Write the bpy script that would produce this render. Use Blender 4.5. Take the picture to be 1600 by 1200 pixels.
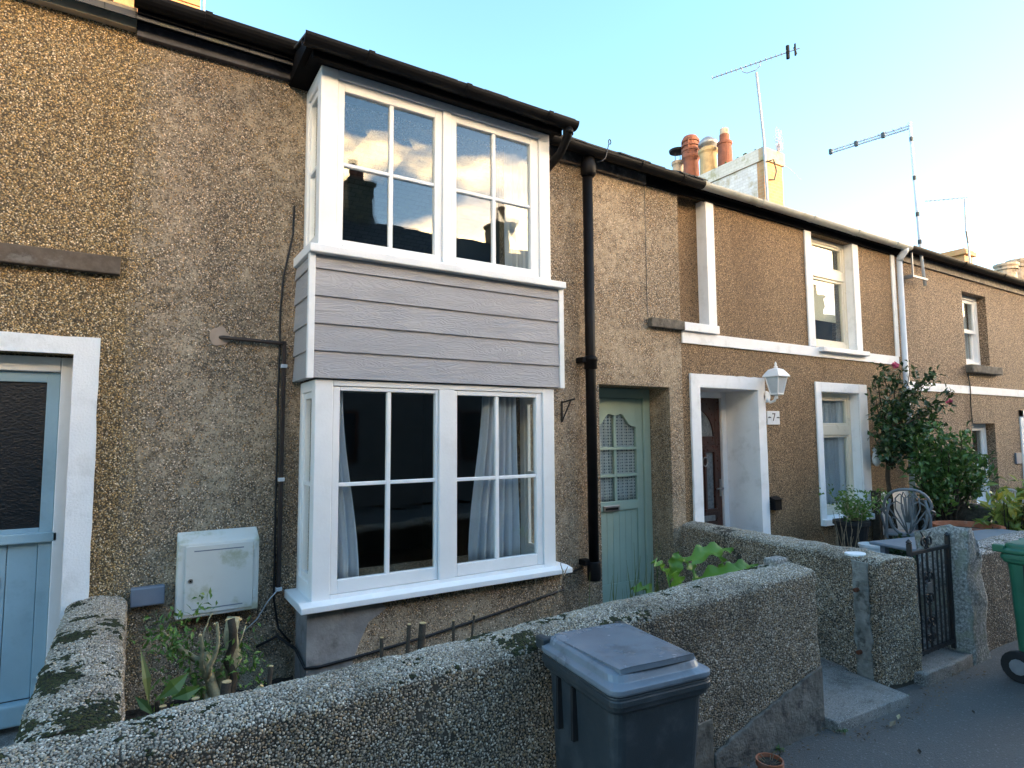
import bpy, bmesh, math, random
import numpy as np
from mathutils import Vector, Matrix, noise
R = math.radians
random.seed(7)
for o in list(bpy.data.objects): bpy.data.objects.remove(o)
scene = bpy.context.scene
C = scene.collection

# ------------------------------------------------------------------ camera
cam = bpy.data.cameras.new('camera'); camo = bpy.data.objects.new('camera', cam); C.objects.link(camo)
cam.sensor_width = 36; cam.lens = 36*948.78/1600; cam.clip_end = 2000; cam.clip_start = .05
yaw, pit, rol = R(31.8907), R(4.6275), R(-0.3751)
_f = Vector((math.sin(yaw)*math.cos(pit), math.cos(yaw)*math.cos(pit), math.sin(pit)))
_r = Vector((math.cos(yaw), -math.sin(yaw), 0)); _u = _r.cross(_f)
r2 = _r*math.cos(rol)+_u*math.sin(rol); u2 = -_r*math.sin(rol)+_u*math.cos(rol)
camo.matrix_world = Matrix(((r2.x, u2.x, -_f.x, 0), (r2.y, u2.y, -_f.y, -4.2), (r2.z, u2.z, -_f.z, 1.65), (0, 0, 0, 1)))
scene.camera = camo

# ------------------------------------------------------------------ sky and sun
SUN_EL, SUN_AZ = R(7.0), R(130)            # azimuth clockwise from +Y
world = bpy.data.worlds.new('World'); scene.world = world; world.use_nodes = True
wn = world.node_tree.nodes; wl = world.node_tree.links; wn.clear()
def wnode(t, **k):
    n = wn.new(t)
    for a, b in k.items(): setattr(n, a, b)
    return n
sky = wnode('ShaderNodeTexSky', sky_type='NISHITA', sun_disc=False)
sky.sun_elevation = R(16); sky.sun_rotation = SUN_AZ; sky.air_density = 1.0; sky.dust_density = .3; sky.ozone_density = 1.6
tc = wnode('ShaderNodeTexCoord')
mp = wnode('ShaderNodeMapping'); mp.inputs['Scale'].default_value = (1.0, 1.0, 2.2); mp.inputs['Location'].default_value = (0.35, .2, .1)
wl.new(tc.outputs['Generated'], mp.inputs['Vector'])
cn = wnode('ShaderNodeTexNoise'); cn.inputs['Scale'].default_value = 2.1; cn.inputs['Detail'].default_value = 5; cn.inputs['Roughness'].default_value = .55
wl.new(mp.outputs[0], cn.inputs['Vector'])
cr = wnode('ShaderNodeValToRGB'); cr.color_ramp.elements[0].position = .47; cr.color_ramp.elements[1].position = .56
szz = wnode('ShaderNodeSeparateXYZ'); wl.new(tc.outputs['Generated'], szz.inputs[0])
el1 = wnode('ShaderNodeMath', operation='SUBTRACT'); el1.inputs[0].default_value = .385; wl.new(szz.outputs[2], el1.inputs[1])      # a low bank: thins out with height
el2 = wnode('ShaderNodeMath', operation='MULTIPLY_ADD'); el2.inputs[1].default_value = .9; wl.new(el1.outputs[0], el2.inputs[0]); wl.new(cn.outputs['Fac'], el2.inputs[2])
wl.new(el2.outputs[0], cr.inputs['Fac'])
dot = wnode('ShaderNodeVectorMath', operation='DOT_PRODUCT'); dot.inputs[1].default_value = (0.35, -0.937, 0.0)   # the cloud bank stands on the sunset side
wl.new(tc.outputs['Generated'], dot.inputs[0])
mr = wnode('ShaderNodeMapRange', interpolation_type='SMOOTHSTEP'); mr.inputs['From Min'].default_value = .25; mr.inputs['From Max'].default_value = .7  # mirrored bank widened, its colours raised, to add light on the white trim
wl.new(dot.outputs['Value'], mr.inputs['Value'])
mm = wnode('ShaderNodeMath', operation='MULTIPLY'); wl.new(cr.outputs['Color'], mm.inputs[0]); wl.new(mr.outputs[0], mm.inputs[1])
cn2 = wnode('ShaderNodeTexNoise'); cn2.inputs['Scale'].default_value = 4.5; cn2.inputs['Detail'].default_value = 4
wl.new(mp.outputs[0], cn2.inputs['Vector'])
cc = wnode('ShaderNodeValToRGB')
cc.color_ramp.elements[0].color = (13, 11.3, 10, 1); cc.color_ramp.elements[1].color = (52, 35, 16, 1)
cc.color_ramp.elements[0].position = .35; cc.color_ramp.elements[1].position = .6
wl.new(cn2.outputs['Fac'], cc.inputs['Fac'])
hs = wnode('ShaderNodeHueSaturation'); hs.inputs['Hue'].default_value = .488; hs.inputs['Saturation'].default_value = 1.08; hs.inputs['Value'].default_value = .95
wl.new(sky.outputs[0], hs.inputs['Color'])
mixc = wnode('ShaderNodeMixRGB'); wl.new(mm.outputs[0], mixc.inputs['Fac']); wl.new(hs.outputs[0], mixc.inputs['Color1']); wl.new(cc.outputs[0], mixc.inputs['Color2'])
bg = wnode('ShaderNodeBackground'); bg.inputs['Strength'].default_value = .15
wl.new(mixc.outputs[0], bg.inputs['Color'])
wo = wnode('ShaderNodeOutputWorld'); wl.new(bg.outputs[0], wo.inputs['Surface'])
sl = bpy.data.lights.new('sun', 'SUN'); sl.energy = 2.0; sl.angle = R(.5); sl.color = (1, .76, .5)
so = bpy.data.objects.new('sun', sl); C.objects.link(so)
tosun = Vector((math.sin(SUN_AZ)*math.cos(SUN_EL), math.cos(SUN_AZ)*math.cos(SUN_EL), math.sin(SUN_EL)))
so.rotation_euler = (-tosun).to_track_quat('-Z', 'Y').to_euler(); so.location = tosun*60
vs = scene.view_settings; vs.view_transform = 'Standard'; vs.look = 'None'; vs.exposure = 2.32; vs.gamma = 1; vs.use_curve_mapping = False

# ------------------------------------------------------------------ material helpers
class NT:
    def __init__(s, name):
        s.m = bpy.data.materials.new(name); s.m.use_nodes = True; s.t = s.m.node_tree; s.t.nodes.clear()
        s.out = s.t.nodes.new('ShaderNodeOutputMaterial'); s.tc = s.n('ShaderNodeTexCoord')
        s.co = s.tc.outputs['Object']
    def n(s, t, ins=None, **k):
        x = s.t.nodes.new(t)
        for a, b in k.items(): setattr(x, a, b)
        for a, b in (ins or {}).items():
            if isinstance(b, bpy.types.NodeSocket): s.t.links.new(b, x.inputs[a])
            else: x.inputs[a].default_value = b
        return x
    def L(s, a, b): s.t.links.new(a, b)
    def math(s, op, a, b=0, c=0, clamp=False):
        x = s.n('ShaderNodeMath', {0: a, 1: b, 2: c}, operation=op); x.use_clamp = clamp; return x.outputs[0]
    def noise(s, scale, detail=4, rough=.55, vec=None, dist=0):
        return s.n('ShaderNodeTexNoise', {'Vector': vec or s.co, 'Scale': scale, 'Detail': detail, 'Roughness': rough, 'Distortion': dist}).outputs['Fac']
    def vor(s, scale, vec=None, rnd=1.0, feature='F1'):
        return s.n('ShaderNodeTexVoronoi', {'Vector': vec or s.co, 'Scale': scale, 'Randomness': rnd}, feature=feature)
    def mapv(s, scale=(1, 1, 1), loc=(0, 0, 0), rot=(0, 0, 0)):
        return s.n('ShaderNodeMapping', {'Vector': s.co, 'Scale': scale, 'Location': loc, 'Rotation': rot}).outputs[0]
    def step(s, v, a, b): return s.n('ShaderNodeMapRange', {'Value': v, 'From Min': a, 'From Max': b}, interpolation_type='SMOOTHSTEP').outputs[0]
    def ramp(s, v, stops, mode='LINEAR'):
        x = s.n('ShaderNodeValToRGB', {'Fac': v}); e = x.color_ramp; e.interpolation = mode
        while len(e.elements) < len(stops): e.elements.new(.5)
        for q, (p, c) in zip(e.elements, stops): q.position = p; q.color = (*c, 1)
        return x.outputs[0]
    def mix(s, f, a, b, mode='MIX'):
        x = s.n('ShaderNodeMixRGB', {'Fac': f}, blend_type=mode)
        for i, v in ((1, a), (2, b)):
            if isinstance(v, bpy.types.NodeSocket): s.L(v, x.inputs[i])
            else: x.inputs[i].default_value = (*v, 1)
        return x.outputs[0]
    def sep(s): return s.n('ShaderNodeSeparateXYZ', {0: s.co}).outputs
    def fin(s, col, rough=.6, bump=None, bd=.005, bs=1.0, spec=.4, metal=0, coat=0, trans=0, sub=0):
        p = s.n('ShaderNodeBsdfPrincipled')
        def st(k, v):
            if isinstance(v, bpy.types.NodeSocket): s.L(v, p.inputs[k])
            elif isinstance(v, tuple): p.inputs[k].default_value = (*v, 1)
            else: p.inputs[k].default_value = v
        st('Base Color', col); st('Roughness', rough); st('Specular IOR Level', spec); st('Metallic', metal); st('Coat Weight', coat)
        if bump is not None:
            b = s.n('ShaderNodeBump', {'Height': bump, 'Distance': bd, 'Strength': bs}); s.L(b.outputs[0], p.inputs['Normal'])
        if trans:
            t = s.n('ShaderNodeBsdfTranslucent'); 
            if isinstance(col, bpy.types.NodeSocket): s.L(col, t.inputs['Color'])
            else: t.inputs['Color'].default_value = (*col, 1)
            mx = s.n('ShaderNodeMixShader', {0: trans, 1: p.outputs[0], 2: t.outputs[0]}); s.L(mx.outputs[0], s.out.inputs[0])
        else: s.L(p.outputs[0], s.out.inputs[0])
        return s.m
MATS = {}
def plain(name, col, rough=.6, var=.12, scale=6, bump=0, bscale=80, spec=.4, metal=0, dirt=None, dirts=3, dirta=.5):
    if name in MATS: return MATS[name]
    t = NT(name)
    n1 = t.noise(scale, 5)
    lo = tuple(c*(1-var) for c in col); hi = tuple(min(1, c*(1+var)) for c in col)
    c = t.ramp(n1, [(.3, lo), (.7, hi)])
    if dirt:
        d = t.math('MULTIPLY', t.step(t.noise(dirts, 7, .65), .5, .68), dirta); c = t.mix(d, c, dirt)
    rr = t.n('ShaderNodeMapRange', {'Value': t.noise(scale*2.3, 4), 'To Min': max(0, rough-.1), 'To Max': min(1, rough+.1)}).outputs[0]
    MATS[name] = t.fin(c, rr, t.noise(bscale, 4) if bump else None, bump or .01, 1.0, spec, metal); return MATS[name]

def pebbledash(name, pal, cement, scale=80, worn=.5, wornamt=1.0, bd=.006, dark=.25, tint=None, top=None, moss=0, stain=.5, pal2=None, cement2=None):
    t = NT(name)
    wob = t.n('ShaderNodeTexNoise', {'Vector': t.co, 'Scale': scale*.6, 'Detail': 1})
    vv = t.n('ShaderNodeVectorMath', {0: wob.outputs['Color'], 1: (.5, .5, .5)}, operation='SUBTRACT').outputs[0]
    vv = t.n('ShaderNodeVectorMath', {0: vv, 'Scale': .6/scale}, operation='SCALE').outputs[0]
    vv = t.n('ShaderNodeVectorMath', {0: t.co, 1: vv}, operation='ADD').outputs[0]
    v = t.vor(scale, vv)
    dist, cc = v.outputs['Distance'], t.n('ShaderNodeSeparateColor', {0: v.outputs['Color']}).outputs
    k = len(pal)
    big = t.noise(1.5, 5, .65); mid = t.noise(13, 3, .6)
    def pcol(pl): return t.ramp(cc[0], [(i/k, p) for i, p in enumerate(pl)], 'CONSTANT')
    pc = pcol(pal)
    bl = None
    if pal2:      # ragged seam where the neighbour's dash was lapped over this one
        bl = t.math('SUBTRACT', 1, t.step(t.math('ADD', t.sep()[0], t.math('MULTIPLY', t.math('SUBTRACT', mid, .5), .5)), -.06, .14))
        pc = t.mix(bl, pc, pcol(pal2))
    br = t.n('ShaderNodeMapRange', {'Value': cc[1], 'To Min': .58, 'To Max': 1.38}).outputs[0]
    pc = t.mix(1, pc, t.n('ShaderNodeCombineXYZ', {0: br, 1: br, 2: br}).outputs[0], 'MULTIPLY')
    peb = t.math('SUBTRACT', 1, t.step(dist, .45, .72))
    w = t.step(t.math('ADD', t.math('MULTIPLY', big, .6), t.math('MULTIPLY', mid, .4)), worn-.08, worn+.1)
    w = t.math('MULTIPLY', w, wornamt)
    if pal2: w = t.math('MULTIPLY', w, t.math('SUBTRACT', 1, t.math('MULTIPLY', bl, .85)))
    keep = t.math('GREATER_THAN', cc[2], t.math('MULTIPLY', w, .62))
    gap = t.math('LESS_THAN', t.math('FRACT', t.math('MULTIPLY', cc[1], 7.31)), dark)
    peb2 = t.math('MULTIPLY', peb, keep)
    cem = t.mix(mid, tuple(c*.85 for c in cement), tuple(c*1.15 for c in cement))
    gapc = t.mix(w, tuple(c*.34 for c in cement), cem)  # mortar darkened to paint the shade between pebbles
    col = t.mix(peb2, gapc, pc)
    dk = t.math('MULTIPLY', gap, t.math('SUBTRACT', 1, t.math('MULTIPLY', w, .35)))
    col = t.mix(t.math('MULTIPLY', dk, .85), col, tuple(c*.12 for c in cement))  # random cells blackened as painted deep shadow among the pebbles
    st = t.math('MULTIPLY', t.step(t.noise(1.1, 4, .62, t.mapv((1, 1, .4), (3, 1, 7))), .48, .7), stain)
    col = t.mix(st, col, t.mix(1, col, (.60, .56, .52), 'MULTIPLY'))
    sk = t.math('MULTIPLY', t.step(t.noise(1.0, 3, .6, t.mapv((6, 6, .4), (1, 5, 2))), .5, .72), stain*.8)      # rain streaks
    col = t.mix(sk, col, t.mix(1, col, (.68, .65, .60), 'MULTIPLY'))
    if tint: col = t.mix(1, col, tint, 'MULTIPLY')
    if moss:
        nz = t.n('ShaderNodeSeparateXYZ', {0: t.n('ShaderNodeNewGeometry').outputs['Normal']}).outputs[2]
        up = t.step(nz, .35, .8)
        mk = t.step(t.math('ADD', t.math('MULTIPLY', t.noise(4, 5, .7), .75), t.math('MULTIPLY', t.noise(40, 2), .25)), .60-moss*.12, .64-moss*.12)
        mc = t.mix(t.step(t.noise(7, 3), .5, .6), (.016, .015, .012), (.05, .06, .012))
        col = t.mix(t.math('MULTIPLY', mk, up), col, mc)
    h = t.math('MULTIPLY', t.math('SUBTRACT', 1, t.math('MULTIPLY', dist, 1.1)), t.math('SUBTRACT', peb2, t.math('MULTIPLY', gap, .5)))
    m = t.fin(col, .7, h, bd, .9, .35); MATS[name] = m; return m

# ------------------------------------------------------------------ materials
PALM = [(.39,.28,.17),(.51,.40,.28),(.22,.19,.165),(.57,.46,.34),(.46,.30,.14),(.67,.59,.50),(.31,.23,.15),(.47,.385,.30),(.75,.69,.61),(.37,.30,.25)]
PALL = [(.42,.30,.15),(.54,.41,.22),(.32,.21,.09),(.60,.47,.28),(.48,.32,.13),(.70,.62,.47),(.30,.24,.14),(.46,.34,.18),(.78,.72,.60),(.38,.29,.19)]
PAL7 = [(.33,.225,.125),(.38,.265,.155),(.24,.16,.09),(.42,.30,.185),(.30,.20,.11),(.50,.38,.26)]
PAL8 = [(.36,.26,.18),(.43,.32,.22),(.26,.19,.13),(.46,.36,.27),(.32,.23,.15),(.56,.46,.36)]
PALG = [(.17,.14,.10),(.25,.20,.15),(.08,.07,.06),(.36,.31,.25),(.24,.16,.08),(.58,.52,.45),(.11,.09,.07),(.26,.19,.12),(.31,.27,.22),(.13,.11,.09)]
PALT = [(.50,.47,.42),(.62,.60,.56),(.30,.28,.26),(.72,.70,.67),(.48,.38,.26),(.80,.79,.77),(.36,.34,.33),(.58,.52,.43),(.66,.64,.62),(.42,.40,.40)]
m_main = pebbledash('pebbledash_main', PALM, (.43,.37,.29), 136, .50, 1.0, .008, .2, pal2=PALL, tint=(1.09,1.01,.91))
m_left = pebbledash('pebbledash_left', PALL, (.36,.28,.18), 132, .62, .9, .009, .19, stain=.3, tint=(1.14,1.03,.88))
m_seven = pebbledash('pebbledash_seven', PAL7, (.31,.21,.12), 140, .6, .6, .005, .2, stain=.5, tint=(1.06,.97,.86))
m_eight = pebbledash('pebbledash_eight', PAL8, (.33,.245,.165), 110, .6, .6, .006, .2, stain=.5, tint=(1.06,.98,.9))
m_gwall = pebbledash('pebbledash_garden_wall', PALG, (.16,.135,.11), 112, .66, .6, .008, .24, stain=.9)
m_gtop = pebbledash('skylit_pebble_top', PALT, (.30,.28,.26), 112, .72, .5, .008, .2, stain=.25, moss=.35)  # paler palette paints skylight onto the wall top; moss is moss
m_gmoss = pebbledash('skylit_pebble_top_mossy', PALT, (.28,.26,.23), 112, .72, .5, .008, .2, stain=.35, moss=.72)
m_white = plain('white_paint', (.87,.87,.87), .38, .03, 5, .0012, 60, .4, dirt=(.7,.7,.68), dirts=4, dirta=.25)
m_whiter = plain('white_masonry_paint', (.88,.88,.885), .6, .03, 6, .003, 90, .3, dirt=(.5,.5,.47), dirts=5, dirta=.3)
m_cream = plain('cream_upvc', (.74,.68,.55), .3, .03, 5)
m_black = plain('black_paint', (.006,.006,.007), .5, .3, 8, .001, 60, .14)
m_roofblack = plain('dark_soffit', (.004,.004,.005), .8, .3, 8, 0, 1, .1)
m_grayfascia = plain('weathered_fascia_paint', (.10,.085,.075), .6, .35, 10, .002, 40, .3, dirt=(.3,.27,.24), dirts=20, dirta=.5)
m_slateblue = plain('dark_fascia_paint', (.045,.042,.05), .5, .35, 9, .001, 40, .4, dirt=(.3,.3,.3), dirts=40, dirta=.12)
m_bluedoor = plain('pale_blue_paint', (.33,.47,.54), .4, .06, 5, .0008, 50, .45, dirt=(.18,.26,.3), dirts=6, dirta=.3)
m_green = plain('sage_green_paint', (.33,.44,.37), .42, .06, 5, .0008, 50, .4)
m_brown = plain('brown_upvc_wood', (.06,.02,.012), .3, .3, 12, .0006, 50, .5)
m_steel = plain('brushed_metal', (.35,.34,.33), .35, .2, 20, 0, 1, .5, .9)
m_brass = plain('brass', (.35,.26,.14), .35, .2, 20, 0, 1, .5, .9)
m_pvcgrey = plain('grey_pvc', (.42,.43,.40), .4, .12, 4, 0, 1, .4, dirt=(.2,.2,.13), dirts=5, dirta=.5)
m_pvcwhite = plain('white_pvc', (.55,.60,.66), .35, .06, 4)
m_meter = plain('meter_box_plastic', (.66,.66,.62), .5, .05, 4, 0, 1, .4, dirt=(.36,.36,.2), dirts=6, dirta=.7)
m_greybox = plain('blue_grey_plastic', (.16,.19,.24), .5, .1, 8)
m_binblue = plain('bin_slate_plastic', (.028,.037,.044), .42, .12, 6, .0008, 300, .5, dirt=(.12,.13,.14), dirts=9, dirta=.25)
m_bingreen = plain('bin_green_plastic', (.02,.12,.07), .42, .12, 6, .0008, 300, .5)
m_rubber = plain('black_rubber', (.015,.015,.016), .7, .2, 10)
m_terracotta = plain('terracotta', (.36,.12,.06), .8, .18, 15, .002, 60, .2, dirt=(.4,.3,.25), dirts=14, dirta=.4)
m_cableblack = plain('black_cable', (.015,.014,.015), .5, .2, 8)
m_brownconduit = plain('brown_conduit', (.035,.025,.022), .5, .2, 8)
m_soil = plain('dark_soil', (.035,.028,.022), .95, .5, 14, .03, 22, .2, dirt=(.09,.075,.06), dirts=60, dirta=.6)
m_bark = plain('shrub_bark', (.36,.31,.19), .85, .35, 30, .004, 90, .2, dirt=(.2,.2,.1), dirts=18, dirta=.6)
m_darkbark = plain('dark_bark', (.055,.042,.03), .85, .35, 30, .004, 90, .2)
m_cutwood = plain('fresh_cut_wood', (.55,.40,.20), .7, .15, 40)
m_drytwig = plain('dry_twig', (.22,.17,.11), .8, .3, 30)
m_iron = plain('wrought_iron', (.014,.014,.016), .45, .3, 20, .001, 200, .5, dirt=(.06,.035,.02), dirts=30, dirta=.4)
m_chairgrey = plain('cast_aluminium_grey', (.17,.18,.195), .45, .15, 12, .001, 100, .5)
m_tablegrey = plain('table_grey', (.22,.25,.29), .35, .06, 3)
m_wicker = plain('white_plastic_chair', (.7,.7,.68), .5, .06, 9)
m_galv = plain('galvanised_steel', (.30,.31,.33), .5, .15, 14, 0, 1, .5, .6)
m_cem = plain('cement_render', (.17,.155,.135), .85, .35, 9, .012, 45, .2, dirt=(.06,.055,.05), dirts=11, dirta=.85)
m_cemlight = plain('pale_cement_patch', (.30,.29,.28), .85, .2, 8, .004, 40, .2, dirt=(.12,.11,.1), dirts=7, dirta=.6)
m_slab = pebbledash('aggregate_concrete', [tuple(.12+c*.30 for c in q) for q in PALT], (.27,.255,.235), 190, .42, .9, .003, .06, stain=.9)
m_board = plain('weathered_timber_board', (.115,.09,.07), .8, .35, 14, .004, 30, .2, dirt=(.24,.22,.2), dirts=11, dirta=.6)
m_stonesill = plain('weathered_stone', (.17,.15,.125), .9, .35, 12, .008, 35, .2, dirt=(.05,.045,.035), dirts=14, dirta=.7)
m_cementfresh = plain('tan_mortar_patch', (.42,.33,.26), .85, .12, 12, .003, 60, .2)
m_redclay = plain('red_clay_pot', (.19,.075,.05), .75, .2, 10, .003, 40, .2, dirt=(.1,.05,.04), dirts=8, dirta=.5)
m_buff = plain('buff_clay_pot', (.42,.31,.17), .75, .15, 10, .003, 40, .2, dirt=(.25,.2,.12), dirts=8, dirta=.4)
m_soot = plain('sooty_clay_pot', (.40,.33,.26), .8, .3, 12, .003, 40, .2, dirt=(.03,.025,.02), dirts=6, dirta=.95)
m_petal = plain('pink_petal', (.55,.08,.16), .6, .2, 30)
m_room = plain('dim_room_paint', (.10,.09,.085), .8, .1, 2)
m_ceramic = plain('white_ceramic', (.75,.75,.75), .3, .05, 9)
m_brickred = plain('orange_brick', (.42,.22,.11), .85, .25, 16, .004, 60, .2)
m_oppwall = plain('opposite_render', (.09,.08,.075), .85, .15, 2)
m_letters = plain('black_lettering', (.02,.02,.02), .5, .1, 8)

def slate_mat(name='roof_slate'):
    t = NT(name)
    b = t.n('ShaderNodeTexBrick', {'Vector': t.mapv((1, 1.15, 1)), 'Scale': 3.2, 'Mortar Size': .012, 'Color1': (.05,.05,.055,1), 'Color2': (.085,.082,.085,1), 'Mortar': (.01,.01,.01,1)})
    c = t.mix(t.step(t.noise(6, 6), .55, .7), b.outputs[0], (.10,.10,.075))
    return t.fin(c, .6, b.outputs['Fac'], .01, -.8)
m_slate = slate_mat()
m_slateedge = plain('slate_edge', (.045,.045,.047), .7, .4, 20, .004, 60, .3, dirt=(.10,.11,.07), dirts=15, dirta=.5)

def brick_mat(name, c1, c2, mort, moss, rot):
    t = NT(name)
    s = t.sep(); 
    u = t.math('ADD', s[0], s[1]); vec = t.n('ShaderNodeCombineXYZ', {0: u, 1: s[2], 2: 0}).outputs[0]
    b = t.n('ShaderNodeTexBrick', {'Vector': vec, 'Scale': 4.5, 'Mortar Size': .012, 'Color1': (*c1, 1), 'Color2': (*c2, 1), 'Mortar': (*mort, 1)})
    c = t.mix(t.math('MULTIPLY', t.step(t.noise(5, 6, .65), .5, .66), .75), b.outputs[0], moss)
    h = t.math('ADD', b.outputs['Fac'], t.math('MULTIPLY', t.noise(40, 4), -.5))
    return t.fin(c, .85, h, .012, -1)
m_chimbrick = brick_mat('chimney_brick', (.38,.20,.10), (.46,.27,.13), (.36,.30,.22), (.30,.22,.09), 0)
m_chimwhite = brick_mat('whitewashed_brick', (.55,.55,.56), (.66,.66,.66), (.44,.43,.42), (.36,.31,.20), 0)
m_chimdark = brick_mat('soot_and_shade_brick', (.10,.10,.085), (.13,.125,.10), (.08,.08,.07), (.07,.08,.05), 0)

def cladding_mat():
    t = NT('embossed_grey_board')
    oi = t.n('ShaderNodeObjectInfo').outputs['Random']
    off = t.n('ShaderNodeCombineXYZ', {0: t.math('MULTIPLY', oi, 37), 1: t.math('MULTIPLY', oi, 11), 2: t.math('MULTIPLY', oi, 5)}).outputs[0]
    v = t.n('ShaderNodeVectorMath', {0: t.co, 1: off}, operation='ADD').outputs[0]
    sv = t.n('ShaderNodeMapping', {'Vector': v, 'Scale': (1.3, 1.3, 7.5)}).outputs[0]
    nn = t.noise(2.0, 3, .5, sv, .6)
    rings = t.math('FRACT', t.math('MULTIPLY', nn, 15))
    tri = t.math('ABSOLUTE', t.math('SUBTRACT', rings, .5))
    fine = t.noise(3, 4, .6, t.n('ShaderNodeMapping', {'Vector': v, 'Scale': (4, 4, 90)}).outputs[0])
    h = t.math('ADD', t.math('MULTIPLY', tri, 1.2), t.math('MULTIPLY', fine, .35))
    c = t.ramp(t.noise(3, 3), [(.3, (.37,.362,.375)), (.7, (.41,.40,.41))])
    return t.fin(c, .5, h, .004, .8, .35)
m_clad = cladding_mat()

def glass_mat(name='window_glass', tint=(.93,.96,.96), ior=1.62, wav=.0):
    t = NT(name)
    back = t.n('ShaderNodeNewGeometry').outputs['Backfacing']
    io = t.math('ADD', t.math('MULTIPLY', back, 1/ior-ior), ior)
    bmp = t.n('ShaderNodeBump', {'Height': t.noise(3.2, 2), 'Distance': .004, 'Strength': .12}).outputs[0]
    fr = t.n('ShaderNodeFresnel', {'IOR': io}).outputs[0]
    tr = t.n('ShaderNodeBsdfTransparent', {'Color': (*tint, 1)}); gl = t.n('ShaderNodeBsdfGlossy', {'Color': (1, 1, 1, 1), 'Roughness': .0, 'Normal': bmp})
    mx = t.n('ShaderNodeMixShader', {0: fr, 1: tr.outputs[0], 2: gl.outputs[0]}); t.L(mx.outputs[0], t.out.inputs[0])
    return t.m
m_glass = glass_mat()
def obscure():
    t = NT('obscured_dark_glass')
    h = t.noise(60, 4, .6, t.mapv((1, 1, 1.6)))
    return t.fin((.012,.013,.014), .12, h, .006, .8, .5)
m_obscure = obscure()
def lace_mat(name, col, dots=False):
    t = NT(name)
    c = t.ramp(t.noise(4, 3), [(.3, tuple(x*.92 for x in col)), (.7, col)])
    if dots:
        s = t.sep(); vec = t.n('ShaderNodeCombineXYZ', {0: s[0], 1: s[2], 2: 0}).outputs[0]
        v = t.vor(34, vec, .12); c = t.mix(t.math('SUBTRACT', 1, t.step(v.outputs['Distance'], .2, .32)), c, (.14,.20,.23))
    return t.fin(c, .9, None, trans=.35)
m_curtain = lace_mat('pale_blue_curtain_cloth', (.86,.89,.94))
m_net = lace_mat('net_curtain_cloth', (.74,.78,.84))
m_dotnet = lace_mat('dotted_net_cloth', (.70,.74,.74), True)
m_blind = plain('pale_blind', (.75,.68,.52), .8, .05, 3)

def asphalt_mat():
    t = NT('asphalt'); n = t.noise(160, 3); v = t.vor(130)
    c = t.ramp(n, [(.3, (.08,.075,.071)), (.7, (.13,.123,.117))])
    c = t.mix(t.math('GREATER_THAN', t.n('ShaderNodeSeparateColor', {0: v.outputs['Color']}).outputs[0], .965), c, (.17,.165,.16))
    c = t.mix(t.math('MULTIPLY', t.step(t.noise(2.2, 6, .6), .5, .7), .5), c, (.13,.125,.12))
    return t.fin(c, .75, t.math('ADD', v.outputs['Distance'], t.noise(5, 3)), .006, .8, .35)
m_asphalt = asphalt_mat()
def granite_mat():
    t = NT('lichen_granite')
    c = t.ramp(t.noise(60, 5, .75), [(.32, (.09,.09,.085)), (.5, (.27,.265,.25)), (.66, (.55,.54,.51))])
    c = t.mix(t.math('MULTIPLY', t.step(t.noise(7, 5, .6), .5, .62), .5), c, (.24,.25,.17))
    return t.fin(c, .9, t.noise(32, 6, .65), .02, .9, .2)
m_granite = granite_mat()
def rubble_mat():
    t = NT('dark_rubble'); v = t.vor(9); 
    c = t.ramp(t.noise(14, 6), [(.3, (.05,.045,.038)), (.7, (.14,.125,.10))])
    return t.fin(c, .9, t.math('ADD', t.math('MULTIPLY', v.outputs['Distance'], 1.5), t.noise(40, 4)), .02, .9, .2)
m_rubble = rubble_mat()
def leaf_mat(name, a, b, rough=.4, tr=.25, c3=None):
    t = NT(name)
    isl = t.n('ShaderNodeNewGeometry').outputs['Random Per Island']
    st = [(0, a), (1, b)] if c3 is None else [(0, a), (.7, b), (.9, c3)]
    return t.fin(t.ramp(isl, st), rough, None, spec=.45, trans=tr)
m_leafdark = leaf_mat('camellia_leaf', (.016,.04,.014), (.05,.10,.028), .3, .15)
m_leafmid = leaf_mat('laurel_leaf', (.03,.08,.018), (.12,.21,.05), .38, .25)
m_leafbright = leaf_mat('fresh_leaf', (.07,.15,.02), (.17,.28,.06), .4, .3)
m_leafyellow = leaf_mat('variegated_leaf', (.12,.18,.03), (.30,.33,.07), .4, .3, (.45,.38,.06))
m_calla = leaf_mat('lily_leaf', (.12,.25,.03), (.20,.36,.06), .35, .35)
m_blade = leaf_mat('strap_leaf', (.10,.15,.04), (.24,.26,.09), .5, .3)

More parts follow.
